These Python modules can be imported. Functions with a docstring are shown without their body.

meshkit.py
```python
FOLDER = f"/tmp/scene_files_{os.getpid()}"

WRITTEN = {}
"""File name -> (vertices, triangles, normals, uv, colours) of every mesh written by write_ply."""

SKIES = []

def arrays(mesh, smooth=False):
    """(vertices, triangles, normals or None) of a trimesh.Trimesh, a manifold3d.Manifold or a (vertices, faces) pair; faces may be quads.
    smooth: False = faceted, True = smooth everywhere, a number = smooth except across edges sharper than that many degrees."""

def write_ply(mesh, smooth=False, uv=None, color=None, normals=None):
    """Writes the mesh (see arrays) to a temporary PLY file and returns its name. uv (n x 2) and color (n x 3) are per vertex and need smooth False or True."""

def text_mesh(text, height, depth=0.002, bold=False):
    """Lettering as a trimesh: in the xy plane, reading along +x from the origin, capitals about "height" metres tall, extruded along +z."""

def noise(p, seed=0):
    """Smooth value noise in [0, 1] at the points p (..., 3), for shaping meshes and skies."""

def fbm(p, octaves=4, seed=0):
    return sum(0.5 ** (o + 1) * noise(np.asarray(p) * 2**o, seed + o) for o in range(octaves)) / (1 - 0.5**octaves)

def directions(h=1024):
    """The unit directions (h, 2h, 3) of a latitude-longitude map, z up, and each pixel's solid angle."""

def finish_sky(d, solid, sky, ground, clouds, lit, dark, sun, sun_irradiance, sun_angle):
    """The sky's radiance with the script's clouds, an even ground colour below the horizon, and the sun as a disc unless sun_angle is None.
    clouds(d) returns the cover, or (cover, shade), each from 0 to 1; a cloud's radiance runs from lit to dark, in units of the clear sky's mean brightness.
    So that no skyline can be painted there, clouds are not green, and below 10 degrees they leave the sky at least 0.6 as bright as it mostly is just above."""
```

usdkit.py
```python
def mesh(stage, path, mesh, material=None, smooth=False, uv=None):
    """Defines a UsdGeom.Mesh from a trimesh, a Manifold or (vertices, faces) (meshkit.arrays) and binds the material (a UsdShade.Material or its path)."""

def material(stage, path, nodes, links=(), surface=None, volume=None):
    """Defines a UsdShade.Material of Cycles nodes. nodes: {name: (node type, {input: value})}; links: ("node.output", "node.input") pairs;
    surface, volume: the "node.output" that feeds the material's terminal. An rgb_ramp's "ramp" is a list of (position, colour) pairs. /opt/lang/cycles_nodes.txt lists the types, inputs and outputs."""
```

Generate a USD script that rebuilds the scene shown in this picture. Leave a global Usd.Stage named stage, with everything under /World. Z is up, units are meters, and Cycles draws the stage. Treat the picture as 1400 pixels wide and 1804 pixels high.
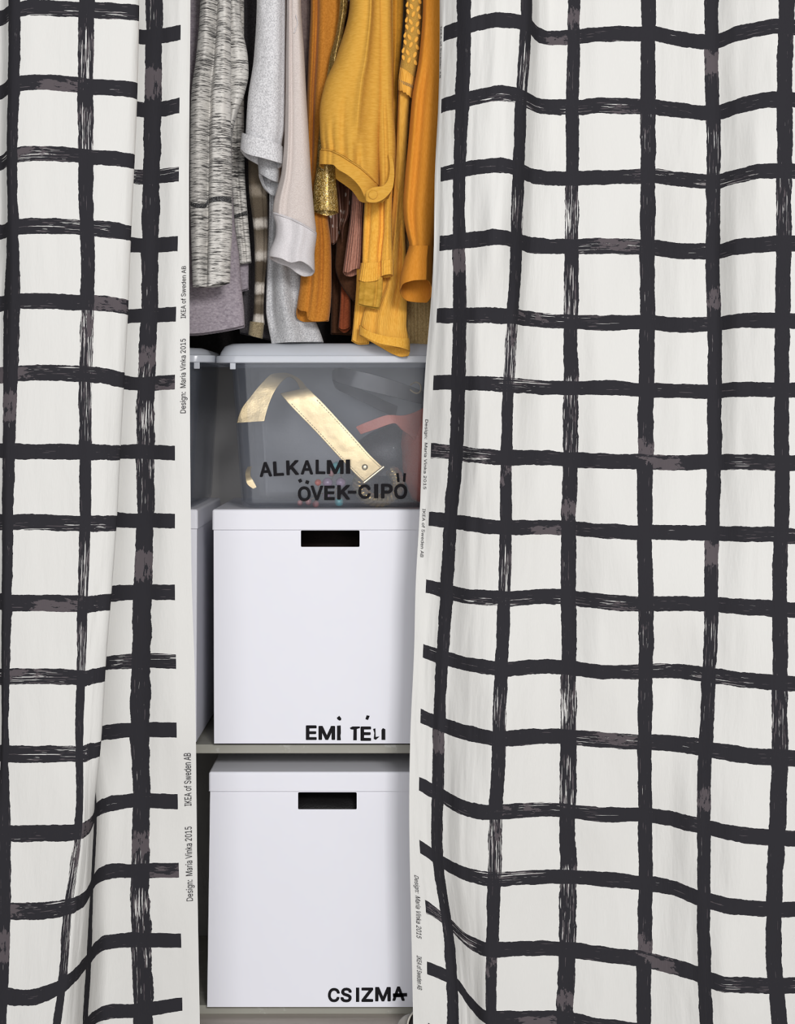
import math, random
import numpy as np
import trimesh
import usdkit, meshkit
from pxr import Gf, Sdf, Usd, UsdGeom, UsdLux, UsdShade, Vt
from scipy.interpolate import PchipInterpolator, CubicSpline, RegularGridInterpolator
import shapely
from shapely.geometry import Polygon, box as sbox

random.seed(7)
stage = Usd.Stage.CreateInMemory()
UsdGeom.SetStageUpAxis(stage, UsdGeom.Tokens.z)
UsdGeom.SetStageMetersPerUnit(stage, 1.0)
UsdGeom.Xform.Define(stage, '/World')

# ------------------------------------------------------------------ camera
W, H = 1400.0, 1804.0
F = 3341.0            # focal length in pixels
HX, HY = 700.0, 720.0  # where the level line of sight meets the picture
ZC = 0.8320           # eye height
cam = UsdGeom.Camera.Define(stage, '/World/camera')
cam.CreateHorizontalApertureAttr(36.0)
cam.CreateFocalLengthAttr(F / W * 36.0)
cam.CreateVerticalApertureOffsetAttr(-(H / 2 - HY) / W * 36.0)
cam.AddTranslateOp().Set(Gf.Vec3d(0, 0, ZC))
cam.AddRotateXYZOp().Set(Gf.Vec3f(90, 0, 0))
cam.CreateExposureAttr(0.0)

# ------------------------------------------------------------------ light
def dome(strength, col):
    l = UsdLux.DomeLight.Define(stage, '/World/sky')
    l.CreateIntensityAttr(strength)
    l.CreateColorAttr(Gf.Vec3f(*col))
dome(0.09, (0.97, 0.985, 1.0))
def rect_light(name, pos, target, w, h, power, col):
    l = UsdLux.RectLight.Define(stage, '/World/' + name)
    l.CreateWidthAttr(w); l.CreateHeightAttr(h)
    l.CreateIntensityAttr(power); l.CreateColorAttr(Gf.Vec3f(*col))
    p, t = Gf.Vec3d(*pos), Gf.Vec3d(*target)
    m = Gf.Matrix4d().SetLookAt(p, t, Gf.Vec3d(0, 0, 1)).GetInverse()
    l.AddTransformOp().Set(m)
rect_light('studio_softbox', (0.50, -0.65, 1.60), (0.0, 2.55, 0.85), 0.42, 0.42, 92.0, (1.0, 0.985, 0.965))
rect_light('window_light', (-0.15, -1.45, 1.15), (0.0, 2.6, 0.85), 2.6, 2.0, 4.3, (0.975, 0.985, 1.0))

def P(px, py, d):
    """World point that lies at depth d on the sight line through pixel (px, py)."""
    px, py, d = np.broadcast_arrays(np.asarray(px, float), np.asarray(py, float), np.asarray(d, float))
    return np.stack([(px - HX) / F * d, d, ZC - (py - HY) / F * d], -1)

# ------------------------------------------------------------------ small shader-graph writer
class Ref:
    def __init__(s, g, name, out): s.g, s.n, s.o = g, name, out
    def __getitem__(s, out): return Ref(s.g, s.n, out)
    def _m(s, op, b=None, c=None, **k):
        kw = dict(math_type=op, value1=s)
        if b is not None: kw['value2'] = b
        if c is not None: kw['value3'] = c
        return s.g('math', 'value', **kw, **k)
    def __add__(s, b): return s._m('add', b)
    def __radd__(s, b): return s._m('add', b)
    def __sub__(s, b): return s._m('subtract', b)
    def __rsub__(s, b): return s.g('math', 'value', math_type='subtract', value1=b, value2=s)
    def __mul__(s, b): return s._m('multiply', b)
    def __rmul__(s, b): return s._m('multiply', b)
    def lt(s, b): return s._m('less_than', b)
    def gt(s, b): return s._m('greater_than', b)
    def f(s, op, b=None): return s._m(op, b)
class Graph:
    def __init__(s): s.nodes, s.links = {}, []
    def __call__(s, kind, out, **inp):
        name = 'n%d' % len(s.nodes)
        vals = {}
        for k, v in inp.items():
            if isinstance(v, Ref): s.links.append((v.n + '.' + v.o, name + '.' + k))
            else: vals[k] = v
        s.nodes[name] = (kind, vals)
        return Ref(s, name, out)
    def xyz(s, x=0.0, y=0.0, z=0.0): return s('combine_xyz', 'vector', x=x, y=y, z=z)
    def noise(s, vec, scale=1.0, detail=2.0, rough=0.5, dim='3D', out='fac', **k):
        return s('noise_texture', out, vector=vec, scale=scale, detail=detail, roughness=rough, dimensions=dim, **k)
    def step(s, v, a, b): return s('map_range', 'result', value=v, from_min=a, from_max=b, clamp=True, range_type='smoothstep')
    def lin(s, v, a, b, c=0.0, d=1.0): return s('map_range', 'result', value=v, from_min=a, from_max=b, to_min=c, to_max=d, clamp=True)
    def mixc(s, fac, a, b): return s('mix', 'color', mix_type='mix', fac=fac, color1=a, color2=b)
    def obj(s): return s('texture_coordinate', 'object')
    def save(s, name, surface):
        return usdkit.material(stage, '/World/Looks/' + name, s.nodes, s.links, surface=surface.n + '.' + surface.o)
UsdGeom.Scope.Define(stage, '/World/Looks')

def srgb(r, g, b):
    c = np.array([r, g, b]) / 255.0
    return tuple(float(x) for x in np.where(c < 0.04045, c / 12.92, ((c + 0.055) / 1.055) ** 2.4))

def plain(name, col, rough=0.6, metal=0.0, var=0.05, nscale=40.0, bump=0.0, bscale=400.0, spec=0.4, coat=0.0):
    g = Graph(); o = g.obj()
    n = g.noise(o, nscale, 3)
    c1, c2 = tuple(x * (1 - var) for x in col), tuple(min(1, x * (1 + var)) for x in col)
    k = dict(base_color=g.mixc(n, c1, c2), roughness=rough, metallic=metal, specular_ior_level=spec, coat_weight=coat)
    if bump:
        k['normal'] = g('bump', 'normal', height=g.noise(o, bscale, 2), strength=bump, distance=0.002)
    return g.save(name, g('principled_bsdf', 'BSDF', **k))

# ------------------------------------------------------------------ scene helpers
taken = {}
def numbered(path):
    n = taken.get(path, 0); taken[path] = n + 1
    return path if n == 0 else '%s_%03d' % (path, n)
def tag(prim, label=None, cat=None, group=None, kind=None):
    p = prim.GetPrim() if hasattr(prim, 'GetPrim') else prim
    for k, v in (('label', label), ('category', cat), ('group', group), ('kind', kind)):
        if v: p.SetCustomDataByKey(k, v)
    return p
class Thing:
    def __init__(s, name, base, label=None, cat=None, group=None, kind=None):
        s.path = numbered('/World/' + name); s.base = np.asarray(base, float)
        x = UsdGeom.Xform.Define(stage, s.path); x.AddTranslateOp().Set(Gf.Vec3d(*map(float, base)))
        tag(x, label, cat, group, kind)
    def part(s, name, mesh, mat, smooth=35, label=None, uv=None, under=None, kind=None):
        v, f = tv(mesh)
        parent = under if under else s.path
        path = numbered(parent + '/' + name)
        if under is None or stage.GetPrimAtPath(parent).GetTypeName() == 'Xform':
            pass
        m = usdkit.mesh(stage, path, (v - s.base, f), mat, smooth=smooth, uv=uv)
        tag(m, label, kind=kind)
        return path
def tv(mesh):
    if isinstance(mesh, (tuple, list)):
        v, f = np.asarray(mesh[0], float), np.asarray(mesh[1], int)
        if f.shape[1] == 4: f = np.vstack([f[:, [0, 1, 2]], f[:, [0, 2, 3]]])
        return v, f
    if hasattr(mesh, 'to_mesh'):
        m = mesh.to_mesh(); return np.asarray(m.vert_properties[:, :3], float), np.asarray(m.tri_verts, int)
    return np.asarray(mesh.vertices, float), np.asarray(mesh.faces, int)
def join(*ms):
    vs, fs, n = [], [], 0
    for m in ms:
        v, f = tv(m); vs.append(v); fs.append(f + n); n += len(v)
    return np.vstack(vs), np.vstack(fs)
def single(name, mesh, mat, label=None, cat=None, group=None, kind=None, smooth=35, uv=None):
    v, f = tv(mesh)
    m = usdkit.mesh(stage, numbered('/World/' + name), (v, f), mat, smooth=smooth, uv=uv)
    tag(m, label, cat, group, kind)
    return m
def bx(x0, x1, y0, y1, z0, z1, r=0.0):
    """A box, its edges rounded by r."""
    if r <= 0:
        b = trimesh.creation.box([x1 - x0, y1 - y0, z1 - z0]); b.apply_translation([(x0 + x1) / 2, (y0 + y1) / 2, (z0 + z1) / 2]); return b
    pts = []
    s = trimesh.creation.icosphere(2, r).vertices
    for x in (x0 + r, x1 - r):
        for y in (y0 + r, y1 - r):
            for z in (z0 + r, z1 - r): pts.append(s + [x, y, z])
    return trimesh.convex.convex_hull(np.vstack(pts))
def grid_faces(nu, nv, wrap=False):
    i, j = np.meshgrid(np.arange(nu if wrap else nu - 1), np.arange(nv - 1), indexing='ij')
    a = i * nv + j; b = ((i + 1) % nu) * nv + j
    return np.stack([a, b, b + 1, a + 1], -1).reshape(-1, 4)

# ------------------------------------------------------------------ the closet niche
XL, XR, YB, ZT = -0.76, 0.78, 2.965, 1.67
g = Graph(); o = g.obj()
wallc = g.mixc(g.noise(o, 9, 4), (0.29, 0.28, 0.272), (0.335, 0.325, 0.315))
M_wall = g.save('wall_paint', g('principled_bsdf', 'BSDF', base_color=wallc, roughness=0.8, normal=g('bump', 'normal', height=g.noise(o, 250, 3), strength=0.15, distance=0.002)))
single('wall_back', bx(XL - 1.6, XR + 1.6, YB, YB + .05, -0.05, 2.4), M_wall, kind='structure', label='light grey plastered wall behind the shelf unit')
single('wall_left', bx(XL - 1.6, XL, 2.47, YB, -0.002, 2.4), M_wall, kind='structure', label='light grey side wall of the closet, left')
single('wall_right', bx(XR, XR + 1.6, 2.47, YB, -0.002, 2.4), M_wall, kind='structure', label='light grey side wall of the closet, right')
single('ceiling', bx(XL, XR, 2.3, YB, ZT, 2.4), M_wall, kind='structure', label='top of the closet niche')
# floor boards
g = Graph(); o = g.obj(); q = g('separate_xyz', 'x', vector=o)
grain = g.noise(g.xyz(q['x'] * 3.0, q['y'] * 60.0, 0.0), 1.0, 5, 0.6)
tone = g.noise(g.xyz(0.0, q['y'] * 9.0, 3.0), 1.0, 0)
M_floor = g.save('floor_wood', g('principled_bsdf', 'BSDF', base_color=g.mixc(grain, (0.27, 0.235, 0.205), (0.50, 0.45, 0.41)), roughness=0.45,
          normal=g('bump', 'normal', height=grain, strength=0.2, distance=0.001)))
single('floor', bx(-2.5, 2.5, -1.5, YB + .05, -0.06, -0.002), M_floor, kind='structure', label='grey-brown wooden floor')
# ------------------------------------------------------------------ curtain print (shader on the cloth's own coordinates: u counts upright lines, v level lines)
def curtain_material(name, u_end, sign):
    g = Graph()
    st = g('attribute', 'vector', attribute='st')
    s = g('separate_xyz', 'x', vector=st)
    u, v = s['x'], s['y']
    gH, gV, dH, dV = (g('attribute', 'fac', attribute=a) for a in ('greyH', 'greyV', 'dryH', 'dryV'))
    v7 = v.f('floored_modulo', 7.0)
    jv = v.f('round'); j7 = jv.f('floored_modulo', 7.0); iu = u.f('round')
    def brush(across, along, line, seed, gr, dr, period):
        # across: signed distance from the line, along: coordinate along it
        side = across.gt(0.0)
        wob = (g.noise(g.xyz(along * 1.1, line * 7.31 + seed), 1.0, 1, dim='2D') - 0.5) * 0.035
        a = across + wob
        e1 = (g.noise(g.xyz(along * 4.0, line * 3.7 + side * 1.9 + seed * 2.0), 1.0, 2, 0.6, dim='2D') - 0.5) * 0.04
        e2 = (g.noise(g.xyz(along * 16.0, line * 5.1 + side * 2.3 + seed), 1.0, 2, 0.7, dim='2D') - 0.5) * 0.014
        hw = 0.106 + e1 + e2
        inside = a.f('absolute').lt(hw)
        # long dry hairs of the brush
        hair = g.noise(g.xyz(along * 1.7, across * 62.0 + line * 11.0 + seed), 1.0, 3, 0.6, dim='2D')
        hair2 = g.noise(g.xyz(along * 3.2, across * 48.0 + line * 17.0 + seed + 5.0), 1.0, 2, 0.6, dim='2D')
        patch = g.noise(g.xyz(along * 1.4, line * 9.7 + seed + 2.0, across * 9.0), 1.0, 2, 0.5)
        dry = dr * 0.15 + (patch - 0.5) * 0.36
        gap = (hair + dry).gt(0.80)
        thin = (hair2 + (hair - 0.5) * 0.5 + dry * 1.0).gt(0.765)
        ragged = g.noise(g.xyz(along * 5.0, across * 13.0 + line * 3.0 + seed), 1.0, 4, 0.65, dim='2D')
        smear = (gr * 0.75 + (ragged - 0.5) * 1.7 + (hair2 - 0.5) * 0.7).gt(0.5)
        # ink: 0 none, 0.5 thin grey, 1 full
        ink = 1.0 - thin.f('maximum', smear) * 0.5
        ink = ink * (1.0 - gap * (1.0 - smear))
        return inside * ink, inside
    rowink, _ = brush(v - jv, u, j7, 0.37, gH, dH, 0)
    colink, _ = brush(u - iu, v7, iu, 4.11, gV, dV, 0)
    clip = u.gt(u_end) if sign > 0 else u.lt(u_end)
    ink = (rowink * clip).f('maximum', colink)
    weave = g.noise(g.xyz(u * 500.0, v * 60.0), 1.0, 1, dim='2D') * 0.5 + g.noise(g.xyz(u * 60.0, v * 500.0), 1.0, 1, dim='2D') * 0.5
    col = g('rgb_ramp', 'color', ramp=[(0, (0.690, 0.684, 0.664)), (0.5, (0.100, 0.086, 0.094)), (1, (0.030, 0.029, 0.034))], fac=ink)
    col = g('mix', 'color', mix_type='multiply', fac=1.0, color1=col, color2=g.mixc(weave, (0.94, 0.94, 0.94), (1.0, 1.0, 1.0)))
    soft = g.noise(g.xyz(u * 7.0, v * 1.5), 1.0, 3, 0.6, dim='2D')
    nrm = g('bump', 'normal', height=soft + weave * 0.05, strength=0.25, distance=0.004)
    b = g('principled_bsdf', 'BSDF', base_color=col, roughness=0.95, specular_ior_level=0.04, normal=nrm)
    return g.save(name, b)

def T(s):
    a = np.array([[float(x) for x in r.split()] for r in s.strip().split('\n')]); return a
def pairs(s):
    """'y:x y:x' -> interpolator x(y)"""
    a = np.array([[float(t) for t in r.split(':')] for r in s.split()])
    f = PchipInterpolator(a[:, 0], a[:, 1], extrapolate=False)
    return lambda y: np.where(np.asarray(y) < a[0, 0], a[0, 1], np.where(np.asarray(y) > a[-1, 0], a[-1, 1], f(np.clip(y, a[0, 0], a[-1, 0]))))

def build_cloth(rows_u, rows_x, rows_y, rows_d, vs, ufine, vfine):
    """Interpolates picture position and depth over the cloth: along each row first, then down the rows."""
    X, Y, D = [], [], []
    for u, x, y, d in zip(rows_u, rows_x, rows_y, rows_d):
        o = np.argsort(u); u = np.asarray(u)[o]
        for out, q in ((X, x), (Y, y), (D, d)):
            out.append(PchipInterpolator(u, np.asarray(q)[o])(ufine))
    out = []
    for q in (X, Y, D):
        out.append(CubicSpline(vs, np.array(q), axis=0, bc_type='natural')(vfine).T)   # (nu, nv)
    return out

def bump_field(uu, vv, spots):
    """Sum of soft boxes; v repeats every seven rows. spots: (u0, u1, v0, v1, strength)"""
    f = np.zeros(np.broadcast(uu, vv).shape)
    v7 = np.mod(vv + 0.5, 7) - 0.5
    for u0, u1, v0, v1, a in spots:
        for sh in (0, 7, -7):
            du = np.maximum(np.maximum(u0 - uu, uu - u1), 0) / 0.2
            dv = np.maximum(np.maximum(v0 - (v7 + sh), (v7 + sh) - v1), 0) / 0.09
            f = np.maximum(f, a * np.exp(-du ** 2 - dv ** 2))
    return f

def primvar(mesh, name, vals):
    UsdGeom.PrimvarsAPI(mesh).CreatePrimvar(name, Sdf.ValueTypeNames.FloatArray, 'vertex').Set(Vt.FloatArray.FromNumpy(np.asarray(vals, np.float32)))

def cloth_mesh(thing, name, X, Y, D, ufine, vfine, mat, greyH, greyV, dryH, dryV):
    Y = np.minimum(Y, HY + (ZC - 0.004) * F / D)   # the hem just meets the floor
    pts = P(X, Y, D)
    nu, nv = X.shape
    uu, vv = np.meshgrid(ufine, vfine, indexing='ij')
    f = grid_faces(nu, nv)
    path = thing.part(name, (pts.reshape(-1, 3), f), mat, smooth=True, uv=np.stack([uu, vv], -1).reshape(-1, 2))
    m = UsdGeom.Mesh.Get(stage, path)
    for n, spots, wide in (('greyH', greyH, 0), ('greyV', greyV, 1), ('dryH', dryH, 0), ('dryV', dryV, 1)):
        primvar(m, n, bump_field(uu, vv, spots).ravel())
    gx = RegularGridInterpolator((ufine, vfine), pts, bounds_error=False, fill_value=None)
    return gx

def selvage_text(thing, text, u_mid, v0, v1, gx, flip, mat, u_h=0.07):
    """Lettering printed along the cloth from v0 to v1, laid onto the cloth itself."""
    m = meshkit.text_mesh(text, 1.0, 0.05)
    v, f = np.asarray(m.vertices), np.asarray(m.faces)
    # refine so that it follows the folds
    s = (v[:, 0] - v[:, 0].min()) / np.ptp(v[:, 0])
    vv = v0 + (v1 - v0) * s
    uu = u_mid + (v[:, 1] - 0.5) * u_h * flip
    p = gx(np.stack([uu, vv], -1))
    toward = np.array([0, 0, ZC]) - p
    toward /= np.linalg.norm(toward, axis=1, keepdims=True)
    p = p + toward * (0.0006 + 0.008 * v[:, 2:3])
    thing.part('printed_text', (p, f), mat, smooth=False, label='small dark lettering printed along the selvage')

M_print = plain('selvage_ink', (0.030, 0.028, 0.031), 0.9, var=0.02, spec=0.03)

GREY_H = [(1.6, 1.9, 0.04, 0.12, 1.0), (2.45, 2.75, 2.94, 3.02, 0.8), (1.2, 1.5, 3.93, 4.0, 0.55), (3.12, 3.38, 5.96, 6.05, 1.0), (-0.3, -0.1, 5.96, 6.0, 0.6), (2.7, 2.95, 1.04, 1.1, 0.6)]
GREY_V = [(3.94, 4.08, 0.18, 0.38, 1.0), (-0.02, 0.06, 3.15, 3.35, 1.0), (4.02, 4.1, 3.55, 3.72, 0.8), (2.9, 3.02, 5.75, 5.95, 0.95), (0.95, 1.05, 6.1, 6.35, 0.6), (2.0, 2.1, -0.4, -0.1, 0.7), (1.0, 1.1, 4.2, 4.4, 0.5)]
DRY_H = [(0.5, 1.1, 1.04, 1.09, 1.2), (2.0, 2.6, 1.04, 1.09, 1.2), (2.2, 3.0, 2.95, 3.08, 0.9), (1.6, 2.3, 3.9, 3.96, 1.0), (0.9, 1.6, 4.92, 4.96, 1.2), (2.9, 3.2, 1.9, 1.96, 1.1), (3.8, 4.5, 2.05, 2.1, 1.1), (-0.2, 0.6, 6.0, 6.06, 1.2), (4.4, 5.2, 6.0, 6.05, 0.9)]
DRY_V = [(1.05, 1.1, 2.3, 2.8, 1.2), (1.94, 2.0, 2.1, 2.9, 1.2), (1.92, 2.08, 3.3, 3.9, 1.2), (0.94, 1.0, 4.0, 5.0, 1.2), (1.9, 2.05, 4.9, 5.9, 1.2), (4.02, 4.1, 1.3, 1.9, 1.0), (2.9, 2.96, 1.1, 1.6, 0.8), (5.05, 5.1, 2.0, 2.9, 0.9), (1.05, 1.1, 0.4, 1.0, 1.2), (0.95, 1.06, 0.3, 0.9, 1.0)]

# ------------------------------------------------------------------ right curtain
xe_edge = pairs('-400:777 0:774 100:774 200:771 300:766 400:764 450:764 500:761 550:757.5 600:751 650:749 700:746 750:745 800:742.5 850:740 900:739 950:737 1000:733 1100:730.5 1200:727.5 1300:722 1370:721 1450:720.8 1550:722.5 1650:724.5 1750:727 1804:729 1900:732')
xu = {0: pairs('0:820 30:819 100:815 200:814 270:810 350:809 400:808 470:811 520:810.5 600:810 690:808.5 760:806.5 840:801.7 890:797 920:794 980:788.6 1020:788 1080:782 1150:779.5 1200:778.5 1260:774 1320:772 1360:770 1400:770.5 1450:771.5 1480:770 1530:772 1580:778 1620:787 1680:792 1720:797 1804:803 1900:810'),
      1: pairs('0:928 20:927 80:926 150:920 250:916 350:911 430:908.6 500:905 600:899.6 700:895 800:891 880:890 920:890.5 1000:889 1080:888 1150:884 1220:881 1300:878 1380:874.5 1450:872 1530:871.6 1600:868 1700:864.7 1780:863.7 1900:860'),
      2: pairs('0:1011 30:1010.6 120:1008.6 200:1007 300:1007.5 400:1006.6 500:1004 600:1005 700:1005 850:1003 950:1001 1050:1000.6 1150:1002 1250:1001 1330:1000 1400:998.7 1500:1001 1600:999 1700:998 1780:996 1900:994'),
      3: pairs('0:1142 20:1142 200:1141.7 400:1141 500:1140 600:1140.5 700:1138 800:1137 880:1135 920:1135 1000:1137 1100:1138.6 1200:1137 1320:1136 1400:1136 1500:1138 1600:1136.8 1700:1135 1780:1133.6 1900:1132'),
      4: pairs('0:1251 20:1251 100:1254 170:1255 250:1256.5 350:1256 420:1255 500:1256 600:1258 700:1258 800:1257.7 880:1255 920:1254.6 1000:1254 1080:1252.5 1150:1250 1220:1247 1300:1243 1360:1241 1450:1239 1520:1238 1600:1239 1700:1239.6 1760:1242 1804:1244.6 1900:1248'),
      5: pairs('0:1386 20:1385 150:1382 250:1381 400:1381 500:1379 600:1378.6 700:1376 800:1377 950:1375 1050:1373 1150:1373.6 1250:1373 1320:1374 1400:1373 1500:1368 1600:1362.6 1700:1363 1780:1372 1900:1378')}
R_ROWS = '''781 62|u0 49|x850 40|x880 35|u1 41|x950 62|x970 67|u2 66|x1060 60|u3 59|x1190 67|u4 74|x1300 59|u5 47|u6 55
777 187|u0 176|x850 169|x880 165|u1 172|x950 187|x975 190|u2 190|x1060 186|u3 188|x1190 193|u4 200|x1300 188|x1340 179|u5 175|u6 180
776 307|u0 300|x850 294|x880 292|u1 298|x940 310|x970 314|u2 315|x1060 312|u3 311|x1190 315|u4 320|x1300 310|x1340 302|u5 301|u6 303
774 430|u0 425|x845 421|x870 418|u1 424|x935 432|x970 434|u2 435|x1060 433|u3 436|x1200 442|u4 444|x1300 434|u5 428|u6 430
769 555|u0 556|x850 555|u1 558|x925 562|x960 565|u2 567|x1060 568|u3 568|x1200 572|u4 572|x1300 566|u5 564|u6 566
763 673|u0 674.5|x850 676|u1 678|x960 682|u2 683|x1060 683|u3 687|x1200 689|u4 690|x1300 686|u5 686|u6 688
758.7 795|u0 798|x850 803|u1 806|x960 806|u2 810|x1060 813|u3 815|x1200 815|u4 814|x1300 814|u5 815|u6 817
755 915|u0 919|x830 924|u1 929|x960 929|u2 931|x1060 935|u3 938|x1180 938|u4 939|x1320 942|u5 943|u6 946
750 1032|u0 1041|x830 1052|u1 1055|x960 1052|u2 1053|x1060 1060|u3 1064|x1180 1063|u4 1065|x1320 1071|u5 1073|u6 1078
745 1146|u0 1158|x830 1172|u1 1178|x960 1174|u2 1177|x1060 1183|u3 1184|x1180 1182|u4 1189|x1320 1199|u5 1203|u6 1208
740.5 1262|u0 1275|x830 1293|u1 1302|x960 1297|u2 1299|x1060 1303|u3 1308|x1180 1309|x1220 1315|u4 1319|x1320 1330|u5 1334|u6 1338
738 1379.6|u0 1398|x830 1427|u1 1432|x920 1429|x960 1426|u2 1429|x1060 1434|u3 1436|x1180 1441|x1210 1450|u4 1457|x1320 1473|u5 1475|u6 1478
739 1490|u0 1514|x830 1543|u1 1549|x960 1544|u2 1544|x1060 1549|u3 1556|x1180 1563|x1210 1574|u4 1585|x1300 1598|u5 1601|u6 1603
749.5 1598|u0 1624|x830 1661|u1 1673|x960 1670|u2 1673|x1060 1682|u3 1692|x1180 1701|x1210 1710|u4 1722|x1280 1735|u5 1736|u6 1732
752 1706|u0 1727|x830 1768|u1 1793|x960 1793|u2 1795|x1060 1807|u3 1815|x1190 1828|u4 1848|x1300 1860|u5 1862|u6 1862'''
def right_rows():
    R = []
    for r, line in enumerate(R_ROWS.split('\n')):
        it = line.split('|')
        xe, ye = map(float, it[0].split())
        us, xs, ys = [-0.34], [xe], [ye]
        known = []
        for t in it[1:]:
            k, y = t.split(); y = float(y)
            if k[0] == 'u' and int(k[1]) <= 5:
                known.append((int(k[1]), float(xu[int(k[1])](y)), y))
        ku = np.array([-0.34] + [k[0] for k in known]); kx = np.array([xe] + [k[1] for k in known])
        inv = PchipInterpolator(kx, ku)
        for k in known: us.append(k[0]); xs.append(k[1]); ys.append(k[2])
        for t in it[1:]:
            k, y = t.split(); y = float(y)
            if k[0] == 'x': us.append(float(inv(float(k[1:])))); xs.append(float(k[1:])); ys.append(y)
            if k == 'u6': us.append(6.0); xs.append(kx[-1] + 130); ys.append(y)
        # selvage
        y0 = ys[1]
        yedge = ye + (ye - y0) * 0.45
        us.append(-0.5); xs.append(float(xe_edge(yedge))); ys.append(yedge)
        us.append(7.4); xs.append(kx[-1] + 320); ys.append(ys[us.index(6.0)] + 2)
        o = np.argsort(us)
        R.append((np.array(us)[o], np.array(xs)[o], np.array(ys)[o]))
    return R
R = right_rows()
D_R = 2.385
def auto_depth(rows, dref, k, lo=230):
    """Level lines of hanging cloth: above the eye line nearer cloth shows higher, below it lower. Gives each node a depth."""
    raw = []
    for u, x, y in rows:
        m = np.interp(np.linspace(0, 5, 60), u, y).mean() - HY
        raw.append(dref * (1 + k * (m / (y - HY) - 1)) if abs(m) > lo else None)
    ok = [i for i, r in enumerate(raw) if r is not None]
    out = []
    for i, (u, x, y) in enumerate(rows):
        if raw[i] is not None: out.append(raw[i]); continue
        a = max(j for j in ok if j < i); b = min(j for j in ok if j > i); t = (i - a) / (b - a)
        out.append((1 - t) * np.interp(u, rows[a][0], raw[a]) + t * np.interp(u, rows[b][0], raw[b]))
    return out
Dr = [2.45 - 0.022 * np.logaddexp(0, (2.45 - d) / 0.022) for d in auto_depth(R, D_R, 0.55)]
def extend(rows, deps):
    """Carries the cloth on past the top and the bottom of the picture."""
    rows, deps = list(rows), list(deps)
    u0, x0, y0 = rows[0]; uL, xL, yL = rows[-1]
    top = [(u0, x0, HY + (y0 - HY) * (1 + 0.186 * k)) for k in (3, 2, 1)]
    bot = [(uL, xL + 2 * k, HY + (yL - HY) * (1 + 0.108 * k)) for k in (1, 2)]
    return top + rows + bot, [deps[0]] * 3 + deps + [deps[-1]] * 2, np.arange(-3, len(rows) + 2)
Rx, Drx, vs = extend(R, Dr)
uf = np.concatenate([np.arange(-0.5, 5.6, 0.025), np.arange(5.6, 7.41, 0.1)])
vf = np.arange(-3.0, 15.41, 0.045)
X, Y, D = build_cloth([r[0] for r in Rx], [r[1] for r in Rx], [r[2] for r in Rx], Drx, vs, uf, vf)
uu, vv = np.meshgrid(uf, vf, indexing='ij')
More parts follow.
